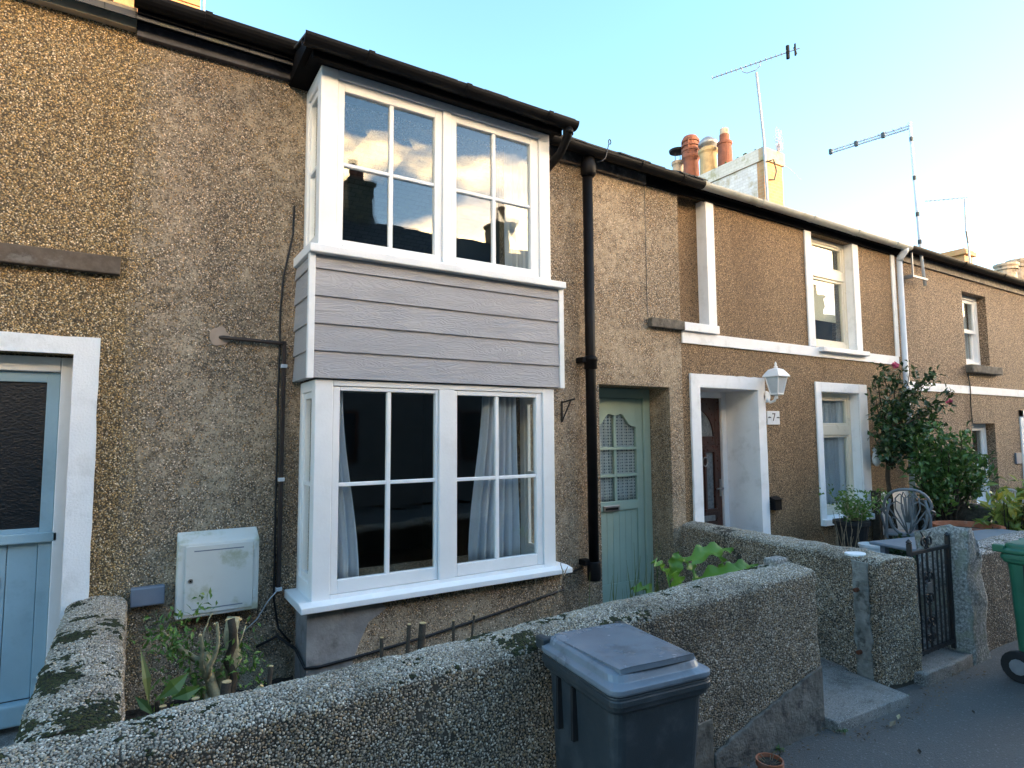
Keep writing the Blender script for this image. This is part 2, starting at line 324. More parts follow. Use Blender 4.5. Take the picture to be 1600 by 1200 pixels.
# ------------------------------------------------------------------ mesh helpers
class MB:
    def __init__(s): s.v = []; s.f = []; s.mi = []; s.cur = 0
    def quad(s, *p):
        i = len(s.v); s.v += [tuple(q) for q in p]; s.f.append(tuple(range(i, i+len(p)))); s.mi.append(s.cur); return s
    def box(s, x0, x1, y0, y1, z0, z1):
        i = len(s.v)
        s.v += [(x0,y0,z0),(x1,y0,z0),(x1,y1,z0),(x0,y1,z0),(x0,y0,z1),(x1,y0,z1),(x1,y1,z1),(x0,y1,z1)]
        for q in ((0,3,2,1),(4,5,6,7),(0,1,5,4),(1,2,6,5),(2,3,7,6),(3,0,4,7)): s.f.append(tuple(i+a for a in q)); s.mi.append(s.cur)
        return s
    def hexa(s, b, t):
        i = len(s.v); s.v += [tuple(p) for p in b]+[tuple(p) for p in t]
        n = len(b)
        s.f.append(tuple(i+a for a in reversed(range(n)))); s.f.append(tuple(i+n+a for a in range(n))); s.mi += [s.cur]*2
        for a in range(n): c = (a+1) % n; s.f.append((i+a, i+c, i+n+c, i+n+a)); s.mi.append(s.cur)
        return s
    def prism(s, pts, lo, hi, axis='y'):
        f = {'y': lambda a, b, c: (a, c, b), 'x': lambda a, b, c: (c, a, b), 'z': lambda a, b, c: (a, b, c)}[axis]
        return s.hexa([f(a, b, lo) for a, b in pts], [f(a, b, hi) for a, b in pts])
    def tube(s, pts, rad, n=8, caps=True):
        pts = [Vector(p) for p in pts]
        if not isinstance(rad, (list, tuple)): rad = [rad]*len(pts)
        base = len(s.v); prev = None
        for k, p in enumerate(pts):
            d = (pts[min(k+1, len(pts)-1)]-pts[max(k-1, 0)])
            d = d.normalized() if d.length > 1e-9 else Vector((0, 0, 1))
            if prev is None: a = d.orthogonal().normalized()
            else:
                a = prev-d*prev.dot(d); a = a.normalized() if a.length > 1e-6 else d.orthogonal().normalized()
            prev = a; b = d.cross(a)
            for j in range(n):
                t = 2*math.pi*j/n; s.v.append(tuple(p+(a*math.cos(t)+b*math.sin(t))*rad[k]))
        for k in range(len(pts)-1):
            for j in range(n):
                j2 = (j+1) % n; s.f.append((base+k*n+j, base+k*n+j2, base+(k+1)*n+j2, base+(k+1)*n+j)); s.mi.append(s.cur)
        if caps:
            s.f.append(tuple(base+j for j in reversed(range(n)))); s.f.append(tuple(base+(len(pts)-1)*n+j for j in range(n))); s.mi += [s.cur]*2
        return s
    def lathe(s, prof, cx, cy, cz=0, n=20, caps=True):
        base = len(s.v); k = len(prof)
        for r, z in prof:
            for j in range(n): t = 2*math.pi*j/n; s.v.append((cx+r*math.cos(t), cy+r*math.sin(t), cz+z))
        for a in range(k-1):
            for j in range(n):
                j2 = (j+1) % n; s.f.append((base+a*n+j, base+a*n+j2, base+(a+1)*n+j2, base+(a+1)*n+j)); s.mi.append(s.cur)
        if caps:
            s.f.append(tuple(base+j for j in reversed(range(n)))); s.f.append(tuple(base+(k-1)*n+j for j in range(n))); s.mi += [s.cur]*2
        return s
    def leaf(s, p, d, up, L, W, fold=.25, droop=.15):
        p = Vector(p); d = Vector(d).normalized(); sd = d.cross(Vector(up)); sd = sd.normalized() if sd.length > 1e-5 else d.orthogonal().normalized()
        nn = sd.cross(d).normalized(); i = len(s.v)
        m1 = p+d*L*.5-nn*0; tip = p+d*L-nn*L*droop
        s.v += [tuple(p), tuple(m1+sd*W*.5+nn*W*fold), tuple(tip), tuple(m1-sd*W*.5+nn*W*fold), tuple(m1)]
        s.f += [(i, i+1, i+4), (i+1, i+2, i+4), (i, i+4, i+3), (i+4, i+2, i+3)]; s.mi += [s.cur]*4
        return s
    def build(s, name, mat, parent=None, bev=0, smooth=False, kind=None, label=None, segs=2):
        me = bpy.data.meshes.new(name); me.from_pydata(s.v, [], s.f)
        for m in (mat if isinstance(mat, (list, tuple)) else [mat]): me.materials.append(m)
        me.polygons.foreach_set('material_index', s.mi)
        if smooth: me.polygons.foreach_set('use_smooth', [True]*len(me.polygons))
        me.update()
        o = bpy.data.objects.new(name, me); C.objects.link(o)
        if bev:
            b = o.modifiers.new('bevel', 'BEVEL'); b.width = bev; b.segments = segs; b.limit_method = 'ANGLE'; b.angle_limit = R(40)
        if parent: par(o, parent)
        if kind: o['kind'] = kind
        if label: o['label'] = label
        return o
def wmat(o):
    m = Matrix.LocRotScale(o.location, o.rotation_euler, o.scale)
    return (wmat(o.parent) @ o.matrix_parent_inverse @ m) if o.parent else m
def par(o, p): o.parent = p; o.matrix_parent_inverse = wmat(p).inverted()
def tag(o, label, cat, group=None, kind=None):
    o['label'] = label; o['category'] = cat
    if group: o['group'] = group
    if kind: o['kind'] = kind
    return o
def thing(name, label, cat, loc=(0, 0, 0), group=None, rz=0):
    o = bpy.data.objects.new(name, None); C.objects.link(o); o.location = loc; o.rotation_euler = (0, 0, rz); o.empty_display_size = .1
    return tag(o, label, cat, group)
def struct(o): o['kind'] = 'structure'; return o
def box(name, mat, parent, x0, x1, y0, y1, z0, z1, bev=.004, **k): return MB().box(x0, x1, y0, y1, z0, z1).build(name, mat, parent, bev, **k)

def wall_holes(mb, x0, x1, z0, z1, y, holes, thick):
    """front wall sheet at y with openings; each hole = (x0,x1,z0,z1,depth) gets reveals; back sheet at y+thick"""
    xs = sorted({x0, x1, *[h[0] for h in holes], *[h[1] for h in holes]}); zs = sorted({z0, z1, *[h[2] for h in holes], *[h[3] for h in holes]})
    for a, b in zip(xs, xs[1:]):
        for c, d in zip(zs, zs[1:]):
            if any(h[0]-1e-6 <= a and b <= h[1]+1e-6 and h[2]-1e-6 <= c and d <= h[3]+1e-6 for h in holes): continue
            mb.quad((a, y, c), (b, y, c), (b, y, d), (a, y, d)); mb.quad((a, y+thick, c), (a, y+thick, d), (b, y+thick, d), (b, y+thick, c))
    for h in holes:
        a, b, c, d, e = h[:5]; e = min(e, thick) if len(h) < 6 else e
        mb.quad((a, y, c), (a, y+e, c), (a, y+e, d), (a, y, d)); mb.quad((b, y, c), (b, y, d), (b, y+e, d), (b, y+e, c))
        mb.quad((a, y, d), (a, y+e, d), (b, y+e, d), (b, y, d)); mb.quad((a, y, c), (b, y, c), (b, y+e, c), (a, y+e, c))
    return mb
EAVE_Y, EAVE_Z, PITCH, RIDGE_Y = -.12, 4.165, .50, 2.75
def roof(house, x0, x1):
    zr = EAVE_Z+(RIDGE_Y-EAVE_Y)*PITCH; yb = 2*RIDGE_Y-EAVE_Y
    return MB().prism([(EAVE_Y, EAVE_Z), (RIDGE_Y, zr), (yb, EAVE_Z), (yb, EAVE_Z-.05), (RIDGE_Y, zr-.06), (EAVE_Y, EAVE_Z-.04)], x0, x1, 'x').build('roof', m_slate, house)
def gutter(name, mat, parent, x0, x1, y, z, r, clips=()):
    mb = MB(); n = 10; pr = []
    for k in range(n+1):
        a = math.pi+math.pi*k/n; pr.append((y+r*math.cos(a), z+r*math.sin(a)))
    for k in range(n, -1, -1):
        a = math.pi+math.pi*k/n; pr.append((y+(r-.006)*math.cos(a), z+(r-.006)*math.sin(a)))
    mb.prism(pr, x0, x1, 'x'); g = mb.build(name, mat, parent)
    for cx in clips:
        c = MB(); pr2 = [(y+(r+.008)*math.cos(math.pi+math.pi*k/n), z+.004+(r+.008)*math.sin(math.pi+math.pi*k/n)) for k in range(n+1)] + [(y+(r+.0005)*math.cos(math.pi+math.pi*k/n), z+.004+(r+.0005)*math.sin(math.pi+math.pi*k/n)) for k in range(n, -1, -1)]
        c.prism(pr2, cx-.02, cx+.02, 'x').build('gutter_clip', mat, g)
    return g

# ================================================================== GROUND
struct(MB().quad((-300,-300,-.06),(300,-300,-.06),(300,300,-.06),(-300,300,-.06)).build('ground', m_asphalt))
def road_sheet():
    mb = MB(); nx, ny = 60, 30
    for i in range(nx+1):
        for j in range(ny+1):
            x = -6+28*i/nx; y = -9.5+9.5*j/ny; mb.v.append((x, y, .008*noise.noise((x*.8, y*.8, 0))))
    for i in range(nx):
        for j in range(ny): a = i*(ny+1)+j; mb.f.append((a, a+ny+1, a+ny+2, a+1)); mb.mi.append(0)
    return mb
struct(road_sheet().build('road', m_asphalt, smooth=True))
def bumpy_sheet(x0, x1, y0, y1, z, amp, step, sc=4, edge=.03):
    mb = MB(); nx = int((x1-x0)/step)+1; ny = int((y1-y0)/step)+1
    for i in range(nx+1):
        for j in range(ny+1):
            x = x0+(x1-x0)*i/nx; y = y0+(y1-y0)*j/ny
            mb.v.append((x, y, z+amp*noise.fractal((x*sc, y*sc, 3.3), 1, 2, 4)))
    for i in range(nx):
        for j in range(ny): a = i*(ny+1)+j; mb.f.append((a, a+ny+1, a+ny+2, a+1)); mb.mi.append(0)
    return mb
struct(bumpy_sheet(0, 3.3, -1.85, -.0, .1, .05, .03).build('garden_soil', m_soil, smooth=True))
struct(box('garden_path', m_slab, None, 3.25, 4.5, -1.78, .5, -.04, .05))
struct(box('door_step', m_slab, None, -1.5, -.30, -.25, .3, -.04, .06))
struct(box('yard', m_slab, None, 4.3, 14, -1.9, .02, -.05, .1))

# ================================================================== HOUSES
# ---- left neighbour with the blue door
hl = thing('terraced_house', 'ochre pebbledashed house with pale blue door at the left edge', 'house', (-2.2, 0, 0), 'terraced houses in the row')
wall_holes(MB(), -4.5, -.06, 0, 4.16, 0, [(-1.24, -.30, 0, 2.11, .16, 1)], .3).build('wall', m_left, hl)
MB().box(-4.5, -4.3, .3, 5.6, 0, 4.1).box(-4.5, -.06, 5.4, 5.6, 0, 4.1).build('rear_wall', m_left, hl)
def surround(house, x0, x1, zt, ix0, ix1, izt, zb, mat=m_whiter, name='door_surround'):
    mb = MB(); y0, y1 = -.022, .0
    pts_o = [(x0, zb), (x0, zt), (x1, zt), (x1, zb), (ix1, zb), (ix1, izt), (ix0, izt), (ix0, zb)]
    # subdivided with a wavering hand-painted edge
    mb2 = MB()
    def strip(a, b, c, d, nseg):
        # a,b outer edge ends; d,c inner edge ends
        rows = []
        for k in range(nseg+1):
            t = k/nseg; o = Vector(a).lerp(Vector(b), t); i = Vector(d).lerp(Vector(c), t)
            w = .006*noise.noise((o.x*9, 5, o.z*9))+.003*noise.noise((o.x*40, 2, o.z*40))
            dirv = (o-i).normalized(); o2 = o+dirv*w if 0 < k < nseg else o
            rows.append((o2, i))
        for (o1, i1), (o2, i2) in zip(rows, rows[1:]):
            f = [(o1.x, y0, o1.z), (o2.x, y0, o2.z), (i2.x, y0, i2.z), (i1.x, y0, i1.z)]
            bk = [(p[0], y1, p[2]) for p in f]; mb2.hexa(bk, f)
    strip((x0,0,zb),(x0,0,izt),(ix0,0,izt),(ix0,0,zb),24); strip((ix1+(x1-ix1),0,zb),(x1,0,izt),(ix1,0,izt),(ix1,0,zb),24); strip((x0,0,zt),(x1,0,zt),(x1,0,izt),(x0,0,izt),20)
    return mb2.build(name, mat, house)
surround(hl, -1.38, -.18, 2.21, -1.25, -.302, 2.11, .0)
d = MB().box(-1.24, -.365, .10, .16, 2.015, 2.10).box(-.365, -.303, .10, .16, 0, 2.10).box(-1.24, -1.18, .10, .16, 0, 2.015)
d.build('door_frame', m_white, hl, .006)
dr = MB().box(-1.18, -.425, .13, .17, 1.955, 2.012).box(-.428, -.368, .13, .17, .22, 2.012).box(-1.18, -1.11, .13, .17, .22, 2.012).box(-1.11, -.428, .13, .17, 1.06, 1.14).build('door', m_bluedoor, hl, .004)
box('weather_rail', m_bluedoor, dr, -1.175, -.342, .10, .129, 1.062, 1.115, .005)
MB().box(-1.11, -.428, .145, .155, 1.14, 1.955).build('pane', m_obscure, dr)
for k in range(5):
    x1_ = -.430-k*.136; box('plank', m_bluedoor, dr, x1_-.133, x1_, .142, .165, .22, 1.06, .005)
box('weather_board', m_bluedoor, dr, -1.18, -.37, .08, .16, .10, .215, .012)
MB().box(-.70, -.585, .128, .1415, .83, .885).build('letterbox', m_brass, dr, .004)
MB().box(-.68, -.60, .1265, .1285, .845, .87).build('letter_slot', m_black, dr)
box('window_sill', m_board, hl, -1.6, -.10, -.05, .05, 2.585, 2.69, .006, label='weathered grey-brown timber sill')
roof(hl, -4.5, -.06)
MB().box(-4.5, -.075, -.055, -.001, 4.10, 4.20).box(-4.5, -.075, -.10, -.055, 4.16, 4.20).build('fascia_board', plain('cream_fascia_paint', (.45,.38,.28), .6, .25, 8, .002, 30), hl, .004)
gutter('gutter', m_pvcgrey, hl, -4.5, -.09, -.16, 4.28, .055)

# ---- main house
hm = thing('terraced_house', 'grey-tan pebbledashed cottage with white two-storey bay window and green door', 'house', (2.2, 0, 0), 'terraced houses in the row')
XB0, XB1 = -.06, 4.60
mw = wall_holes(MB(), XB0, XB1, 0, 4.16, 0, [(1.0, 2.68, .66, 1.96, .3), (1.0, 2.68, 2.84, 4.0, .3), (3.53, 4.42, .0, 2.085, .34, 1)], .3)
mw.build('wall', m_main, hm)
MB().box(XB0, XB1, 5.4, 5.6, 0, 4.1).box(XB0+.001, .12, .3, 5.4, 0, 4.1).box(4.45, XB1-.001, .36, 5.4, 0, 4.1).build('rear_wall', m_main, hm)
MB().box(.13, 3.45, 3.6, 3.7, 0, 4.1).box(3.40, 3.48, .3, 3.6, 0, 4.1).box(.13, 3.4, .3, 3.6, 2.25, 2.6).box(.13, 3.4, .3, 3.6, 0, .12).build('room', m_room, hm, label='dark room seen through the lower bay window')
# plaster joints and repair
MB().box(4.145, 4.153, -.004, .0, 2.75, 4.10).build('plaster_joint', m_cem, hm)
mb = MB(); 
for k in range(20):
    a = 2*math.pi*k/20; rr = .055+.018*noise.noise((math.cos(a)*1.5, math.sin(a)*1.5, 4)); mb.v.append((.435+rr*math.cos(a), -.006, 2.27+rr*1.2*math.sin(a)))
mb.f.append(tuple(range(20))); mb.mi.append(0)
mb.v += [(x, .0, z) for x, y, z in mb.v[:20]]
for k in range(20): mb.f.append((k, 20+k, 20+(k+1) % 20, (k+1) % 20)); mb.mi.append(0)
mb.build('mortar_patch', m_cementfresh, hm)
# bay base
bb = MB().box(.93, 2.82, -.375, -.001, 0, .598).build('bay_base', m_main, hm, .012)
mb = MB(); pts = [(.921, .0), (1.22, .0), (1.25, .12), (1.2, .25), (1.245, .36), (1.30, .47), (1.42, .54), (1.36, .597), (.921, .597)]
mb.prism(pts, -.3765, -.385).box(.921, .9295, -.3765, -.10, 0, .597).build('cement_patch', m_cemlight, bb)
# bay window
YF = -.40
bay = MB().box(.94, 1.05, YF, -.31, 2.826, 4.02).box(2.63, 2.73, YF, -.31, 2.826, 4.02).box(1.80, 1.862, YF, -.31, 2.85, 3.96).box(1.05, 2.63, YF, -.31, 3.962, 4.02).box(1.05, 2.63, YF, -.31, 2.826, 2.852)
bay.box(.94, 1.0, -.06, -.001, 2.826, 4.02).box(2.67, 2.73, -.06, -.001, 2.826, 4.02).box(.94, 1.0, -.31, -.06, 3.93, 4.02).box(2.67, 2.73, -.31, -.06, 3.93, 4.02).box(.94, 1.0, -.31, -.06, 2.826, 2.90).box(2.67, 2.73, -.31, -.06, 2.826, 2.90)
up_ = bay; bay = MB(); bay.box(.94, 1.05, YF, -.31, .645, 1.99).box(2.64, 2.745, YF, -.31, .645, 1.99).box(1.755+.02, 1.915-.02, YF-.002, -.31, .67, 1.952).box(1.05, 2.64, YF, -.31, 1.952, 1.99).box(1.05, 2.64, YF, -.31, .645, .672)
bay.box(.94, 1.0, -.06, -.001, .645, 1.99).box(2.685, 2.745, -.06, -.001, .645, 1.99).box(.94, 1.0, -.31, -.06, 1.92, 1.99).box(2.685, 2.745, -.31, -.06, 1.92, 1.99).box(.94, 1.0, -.31, -.06, .645, .74).box(2.685, 2.745, -.31, -.06, .645, .74)
bay = bay.build('bay_window', m_white, hm, .005, label='white painted two-storey timber bay window')
up_.build('upper_frame', m_white, bay, .005)
MB().box(.95, 2.72, -.39, -.001, 2.02, 2.76).build('bay_floor', m_room, bay)
def casement(x0, x1, z0, z1, gx0, gx1, gz0, gz1, mx, mz, yf, mw_=.014):
    mb = MB()
    mb.box(x0, gx0, yf, yf+.045, z0, z1).box(gx1, x1, yf, yf+.045, z0, z1).box(gx0, gx1, yf, yf+.045, gz1, z1).box(gx0, gx1, yf, yf+.045, z0, gz0)
    mb.box(mx-mw_, mx+mw_, yf+.006, yf+.036, gz0, gz1)
    for a, b in ((gx0, mx-mw_), (mx+mw_, gx1)): mb.box(a, b, yf+.006, yf+.036, mz-.012, mz+.012)
    c = mb.build('casement', m_white, bay, .004)
    for a, b in ((gx0-.004, mx), (mx, gx1+.004)):
        for p, q in ((gz0-.004, mz), (mz, gz1+.004)): 
            e = random.uniform(-.0022, .0022)      # each old pane sits a hair out of true
            y = yf+.022
            o = MB().hexa([(a, y+e, p), (b, y-e, p), (b, y-e+.004, p), (a, y+e+.004, p)], [(a, y+e*.2, q), (b, y-e*.6, q), (b, y-e*.6+.004, q), (a, y+e*.2+.004, q)]).build('pane', m_glass, bay)
casement(1.053, 1.797, 2.855, 3.958, 1.096, 1.742, 2.897, 3.893, 1.422, 3.402, -.388)
casement(1.865, 2.627, 2.855, 3.958, 1.912, 2.553, 2.905, 3.902, 2.229, 3.402, -.388)
casement(1.052, 1.772, .675, 1.950, 1.096, 1.754, .755, 1.925, 1.422, 1.336, -.390)
casement(1.898, 2.638, .675, 1.950, 1.918, 2.584, .755, 1.918, 2.245, 1.330, -.390)
for x0, x1 in ((.955, .985), (2.685, 2.715)):
    for z0, z1, mz in ((2.90, 3.93, 3.40), (.74, 1.92, 1.335)):
        xx0, xx1 = (x0, x1) if z0 > 2 else ((x0, x1) if x0 < 1 else (2.70, 2.73))
        MB().box(xx0, xx1, -.31, -.28, z0, z1).box(xx0, xx1, -.09, -.06, z0, z1).box(xx0, xx1, -.28, -.09, z1-.04, z1).box(xx0, xx1, -.28, -.09, z0, z0+.04).box(xx0, xx1, -.28, -.09, mz-.012, mz+.012).build('side_casement', m_white, bay, .003)
        xm = (xx0+xx1)/2
        for p, q in ((z0+.03, mz), (mz, z1-.03)): MB().box(xm-.002, xm+.002, -.285, -.085, p, q).build('pane', m_glass, bay)
MB().prism([(-.47, 2.772), (-.47, 2.822), (-.40, 2.832), (-.001, 2.836), (-.001, 2.772)], .876, 2.826, 'x').build('sill', m_white, bay, .005)
MB().prism([(-.47, .600), (-.47, .637), (-.40, .650), (-.001, .652), (-.001, .600)], .866, 2.850, 'x').build('sill', m_white, bay, .005)
# cladding boards
zj = [1.998, 2.166, 2.337, 2.510, 2.682, 2.771]
for a, b in zip(zj, zj[1:]):
    tp = b+.012 if b < 2.77 else b-.001
    MB().prism([(-.428, a), (-.4145, tp), (-.395, tp), (-.395, a)], .921, 2.785, 'x').build('board', m_clad, bay, .0015)
    for s in (0, 1):
        xo, xt, xi = (.886, .8985, .93) if s == 0 else (2.824, 2.811, 2.78)
        MB().prism([(xo, a), (xt, tp), (xi, tp), (xi, a)], -.392, -.001, 'y').build('board', m_clad, bay, .0015)
MB().box(.882, .9205, -.431, -.3925, 1.994, 2.7705).build('corner_strip', m_white, bay, .003)
MB().box(2.7855, 2.828, -.431, -.3925, 1.994, 2.7705).build('corner_strip', m_white, bay, .003)
# bay roof, soffit and gutter
MB().prism([(-.54, 4.075), (.1, 4.27), (.1, 4.19), (-.001, 4.16), (-.001, 4.04), (-.54, 4.04)], .82, 2.80, 'x').build('bay_roof', m_roofblack, hm)
MB().box(.86, 2.78, -.47, -.30, 4.0215, 4.0395).box(.86, 2.78, -.505, -.471, 3.985, 4.06).build('bay_fascia', m_roofblack, hm, .004)
for k in range(10):
    x = .80+k*.205; j = random.uniform(-.012, .012)
    MB().hexa([(x+.004, -.585+j, 4.081), (x+.20, -.585+j, 4.081+random.uniform(-.004, .004)), (x+.20, -.2, 4.19), (x+.004, -.2, 4.19)], [(x+.004, -.585+j, 4.093), (x+.20, -.585+j, 4.093), (x+.20, -.2, 4.202), (x+.004, -.2, 4.202)]).build('slate', m_slateedge, hm)
gb = gutter('gutter', m_black, hm, .79, 2.87, -.555, 4.075, .058, (1.2, 1.9, 2.6))
MB().tube([(2.80, -.555, 4.03), (2.80, -.555, 3.97), (2.84, -.40, 3.90), (2.88, -.2, 3.88), (2.9, -.06, 3.86)], .034, 12).build('elbow_pipe', m_black, gb, smooth=True)
MB().tube([(2.80, -.555, 4.01), (2.80, -.555, 3.975)], .042, 12).build('pipe_collar', m_black, gb, smooth=True)
# eaves
roof(hm, XB0, XB1)
MB().box(-.072, .90, -.045, -.001, 4.065, 4.215).build('fascia_board', m_slateblue, hm, .004)
MB().box(-.072, 4.78, -.14, -.0455, 4.15, 4.19).build('soffit', m_roofblack, hm)
MB().box(2.86, 4.14, -.04, -.001, 4.05, 4.148).build('fascia_board', m_grayfascia, hm, .004)
gl = gutter('gutter', m_black, hm, -.09, .93, -.165, 4.235, .065, (.3,))
gr = gutter('gutter', m_black, hm, 2.76, 4.80, -.155, 4.158, .060, (3.1, 3.95, 4.5))
MB().tube([(.10, -.07, 4.23), (.16, -.06, 4.17), (.35, -.05, 4.165), (.7, -.05, 4.16), (.86, -.06, 4.10)], .006, 6).build('cable', m_cableblack, hm)
for k in range(10):
    x = 2.88+k*.195; j = random.uniform(-.02, .015); z = EAVE_Z+random.uniform(.0, .012)
    MB().hexa([(x, -.2+j, z+.002), (x+.19, -.2+j*.5, z), (x+.19, .1, z+.15), (x, .1, z+.15)], [(x, -.2+j, z+.014), (x+.19, -.2+j*.5, z+.013), (x+.19, .1, z+.163), (x, .1, z+.163)]).build('slate', m_slateedge, hm)
# downpipe with hopper head
dp = MB().lathe([(.045, .42), (.045, 4.02)], 3.37, -.085, 0, 20).build('downpipe', m_black, hm, smooth=True)
MB().lathe([(.047, 2.20), (.057, 2.205), (.057, 2.27), (.064, 2.275), (.064, 2.30), (.057, 2.305), (.047, 2.32)], 3.37, -.085, 0, 20).build('pipe_collar', m_black, dp, smooth=True)
MB().box(3.27, 3.345, -.10, -.001, 2.255, 2.305).build('pipe_bracket', m_black, dp, .008)
MB().lathe([(.053, 3.93), (.068, 3.95), (.07, 4.03), (.06, 4.06), (.05, 4.12)], 3.37, -.10, 0, 20).build('pipe_collar', m_black, dp, smooth=True)
MB().box(3.27, 3.35, -.09, -.001, .53, .575).build('pipe_bracket', m_black, dp, .006)
MB().lathe([(.054, .40), (.058, .42), (.058, .55), (.053, .56)], 3.37, -.085, 0, 20).build('pipe_collar', m_black, dp, smooth=True)
# green door
gf = MB().box(4.33, 4.419, .27, .34, .05, 2.08).box(3.531, 3.62, .27, .34, .05, 2.08).box(3.62, 4.33, .27, .34, 1.985, 2.08).build('door_frame', m_green, hm, .006)
gd = MB().box(3.625, 3.70, .29, .33, .06, 1.98).box(4.245, 4.325, .29, .33, .06, 1.98)
arch = [(3.70, 1.98)]+[(3.70+.545*k/16, 1.73+.10*math.cos(math.pi*(k/16-.5)*1.35)+.02*math.cos(math.pi*6*(k/16))) for k in range(17)]+[(4.245, 1.98)]
gd.prism(arch, .29, .33).box(3.70, 4.245, .29, .33, .905, .99).box(3.70, 4.245, .29, .33, .06, .22)
gd.box(3.957, 3.985, .295, .325, .99, 1.85)
for z in (1.235, 1.495): gd.box(3.70, 3.957, .295, .325, z-.014, z+.014).box(3.985, 4.245, .295, .325, z-.014, z+.014)
gd = gd.build('door', m_green, hm, .003)
for a, b in ((3.695, 3.971), (3.971, 4.25)):
    for p, q in ((.985, 1.235), (1.235, 1.495), (1.495, 1.86)): MB().box(a, b, .308, .312, p, q).build('pane', m_glass, gd)
for k in range(7): 
    x = 3.702+k*.0775; box('plank', m_green, gd, x, x+.0755, .305, .325, .22, .905, .004)
MB().box(3.80, 4.0, .278, .291, .90, .955).build('letterbox', m_steel, gd, .004)
MB().box(3.82, 3.98, .2755, .279, .912, .935).build('letter_flap', m_black, gd, .002)
MB().box(3.53, 4.42, .342, .36, 0, 2.1).build('door_backing', m_room, hm)

def curtain(name, mat, label, x0, x1, z0, z1, y, folds, amp=.025, sway=0, xt0=None, xt1=None, thick=.003):
    mb = MB(); n = folds*10; rows = 10
    xt0 = x0 if xt0 is None else xt0; xt1 = x1 if xt1 is None else xt1
    for r in range(rows+1):
        t = r/rows; z = z0+(z1-z0)*t; s = t*t*(3-2*t)
        for k in range(n+1):
            u = k/n; x = (x0+(x1-x0)*u)*(1-s)+(xt0+(xt1-xt0)*u)*s
            yy = y+amp*(math.sin(2*math.pi*folds*u+.6*math.sin(3*t+u*5))+.35*math.sin(2*math.pi*folds*2.3*u+1+t))
            mb.v.append((x, yy, z))
    for r in range(rows):
        for k in range(n): a = r*(n+1)+k; mb.f.append((a, a+1, a+n+2, a+n+1)); mb.mi.append(0)
    o = mb.build(name, mat, smooth=True)
    sm = o.modifiers.new('thickness', 'SOLIDIFY'); sm.thickness = thick
    return tag(o, label, 'curtain', 'curtains in the windows')
curtain('curtain', m_curtain, 'pale blue curtain drawn back at the left of the lower bay window', 1.04, 1.26, .70, 1.95, -.30, 3, .022, 0, 1.02, 1.14)
curtain('curtain', m_curtain, 'pale blue curtain gathered at the right of the lower bay window', 2.08, 2.50, .70, 1.95, -.26, 6, .028, 0, 2.20, 2.48)
curtain('curtain', m_dotnet, 'white net curtain with dots behind the green door panes', 3.70, 4.245, .98, 1.87, .328, 9, .006)
curtain('curtain', m_net, 'sheer white curtain at the right of the upper bay window', 2.50, 2.72, 2.86, 4.0, -.1, 4, .02)

# ---- number 7
h7 = thing('terraced_house', 'tan rendered house with white door surround, brown door and white string course', 'house', (6.8, 0, 0), 'terraced houses in the row')
X70, X71 = XB1, 9.02
wall_holes(MB(), X70, X71, 0, 4.16, 0, [(4.83, 5.742, 0, 2.10, .46, 1), (6.94, 7.76, .62, 2.12, .14, 1), (6.88, 7.78, 2.66, 4.06, .12, 1), (4.605, 5.005, 2.74, 4.10, .11, 1)], .3).build('wall', m_seven, h7)
MB().box(4.605, 5.005, .1101, .13, 2.74, 4.10).build('blocked_window', m_seven, h7)
MB().box(X70, X71, 5.4, 5.6, 0, 4.1).box(X71-.15, X71-.001, .3, 5.4, 0, 4.1).build('rear_wall', m_seven, h7)
MB().box(X70+.01, X71-.16, .62, .66, 0, 4.1).build('room', m_room, h7)
surround(h7, 4.70, 5.87, 2.235, 4.832, 5.741, 2.10, .0)
MB().box(5.7395, 5.7418, .0, .46, .05, 2.0985).box(4.831, 5.7418, .0, .46, 2.0965, 2.0995).build('door_reveal', m_whiter, h7)
MB().box(5.66, 5.739, .40, .46, .06, 2.095).box(4.832, 4.90, .40, .46, .06, 2.095).box(4.90, 5.66, .40, .46, 2.03, 2.095).build('door_frame', m_white, h7, .006)
# brown door with fan light and long pane
bd = MB().box(4.90, 4.99, .43, .47, .06, 2.03).box(5.57, 5.66, .43, .47, .06, 2.03)
fan = [(4.99, 2.03), (4.99, 1.60)]+[(5.28-.27*math.cos(math.pi*k/16), 1.60+.30*math.sin(math.pi*k/16)) for k in range(17)]+[(5.57, 1.60), (5.57, 2.03)]
bd.prism(fan, .43, .47).box(4.99, 5.57, .43, .47, 1.50, 1.60).box(4.99, 5.41, .43, .47, .80, 1.50).box(5.54, 5.57, .43, .47, .80, 1.50).box(5.41, 5.54, .43, .47, 1.42, 1.50).box(4.99, 5.57, .43, .47, .06, .80)
bd.box(5.05, 5.26, .42, .43, .18, .58).box(5.32, 5.52, .42, .43, .18, .58)
bd = bd.build('door', m_brown, h7, .005)
MB().prism([(5.28-.29*math.cos(math.pi*k/16), 1.60+.31*math.sin(math.pi*k/16)) for k in range(17)], .445, .45).build('fan_light', plain('frosted_pale_glass', (.16,.18,.19), .25, .3, 30, .004, 60, .5), bd)
MB().box(5.405, 5.545, .445, .45, .80, 1.425).build('pane', plain('frosted_pale_glass', (.16,.18,.19), .25, .3, 30, .004, 60, .5), bd)
mb = MB().box(5.375, 5.575, .418, .4295, .765, .80).box(5.375, 5.575, .418, .4295, 1.425, 1.46).box(5.375, 5.411, .418, .4295, .80, 1.425).box(5.539, 5.575, .418, .4295, .80, 1.425).build('moulding', m_brown, bd, .004)
MB().box(5.30, 5.52, .415, .4295, .67, .73).build('letterbox', m_steel, bd, .004)
MB().tube([(5.63, .43, 1.02), (5.63, .385, 1.02), (5.52, .38, 1.02)], .009, 8).box(5.615, 5.645, .42, .4295, .93, 1.12).build('handle', m_steel, bd)
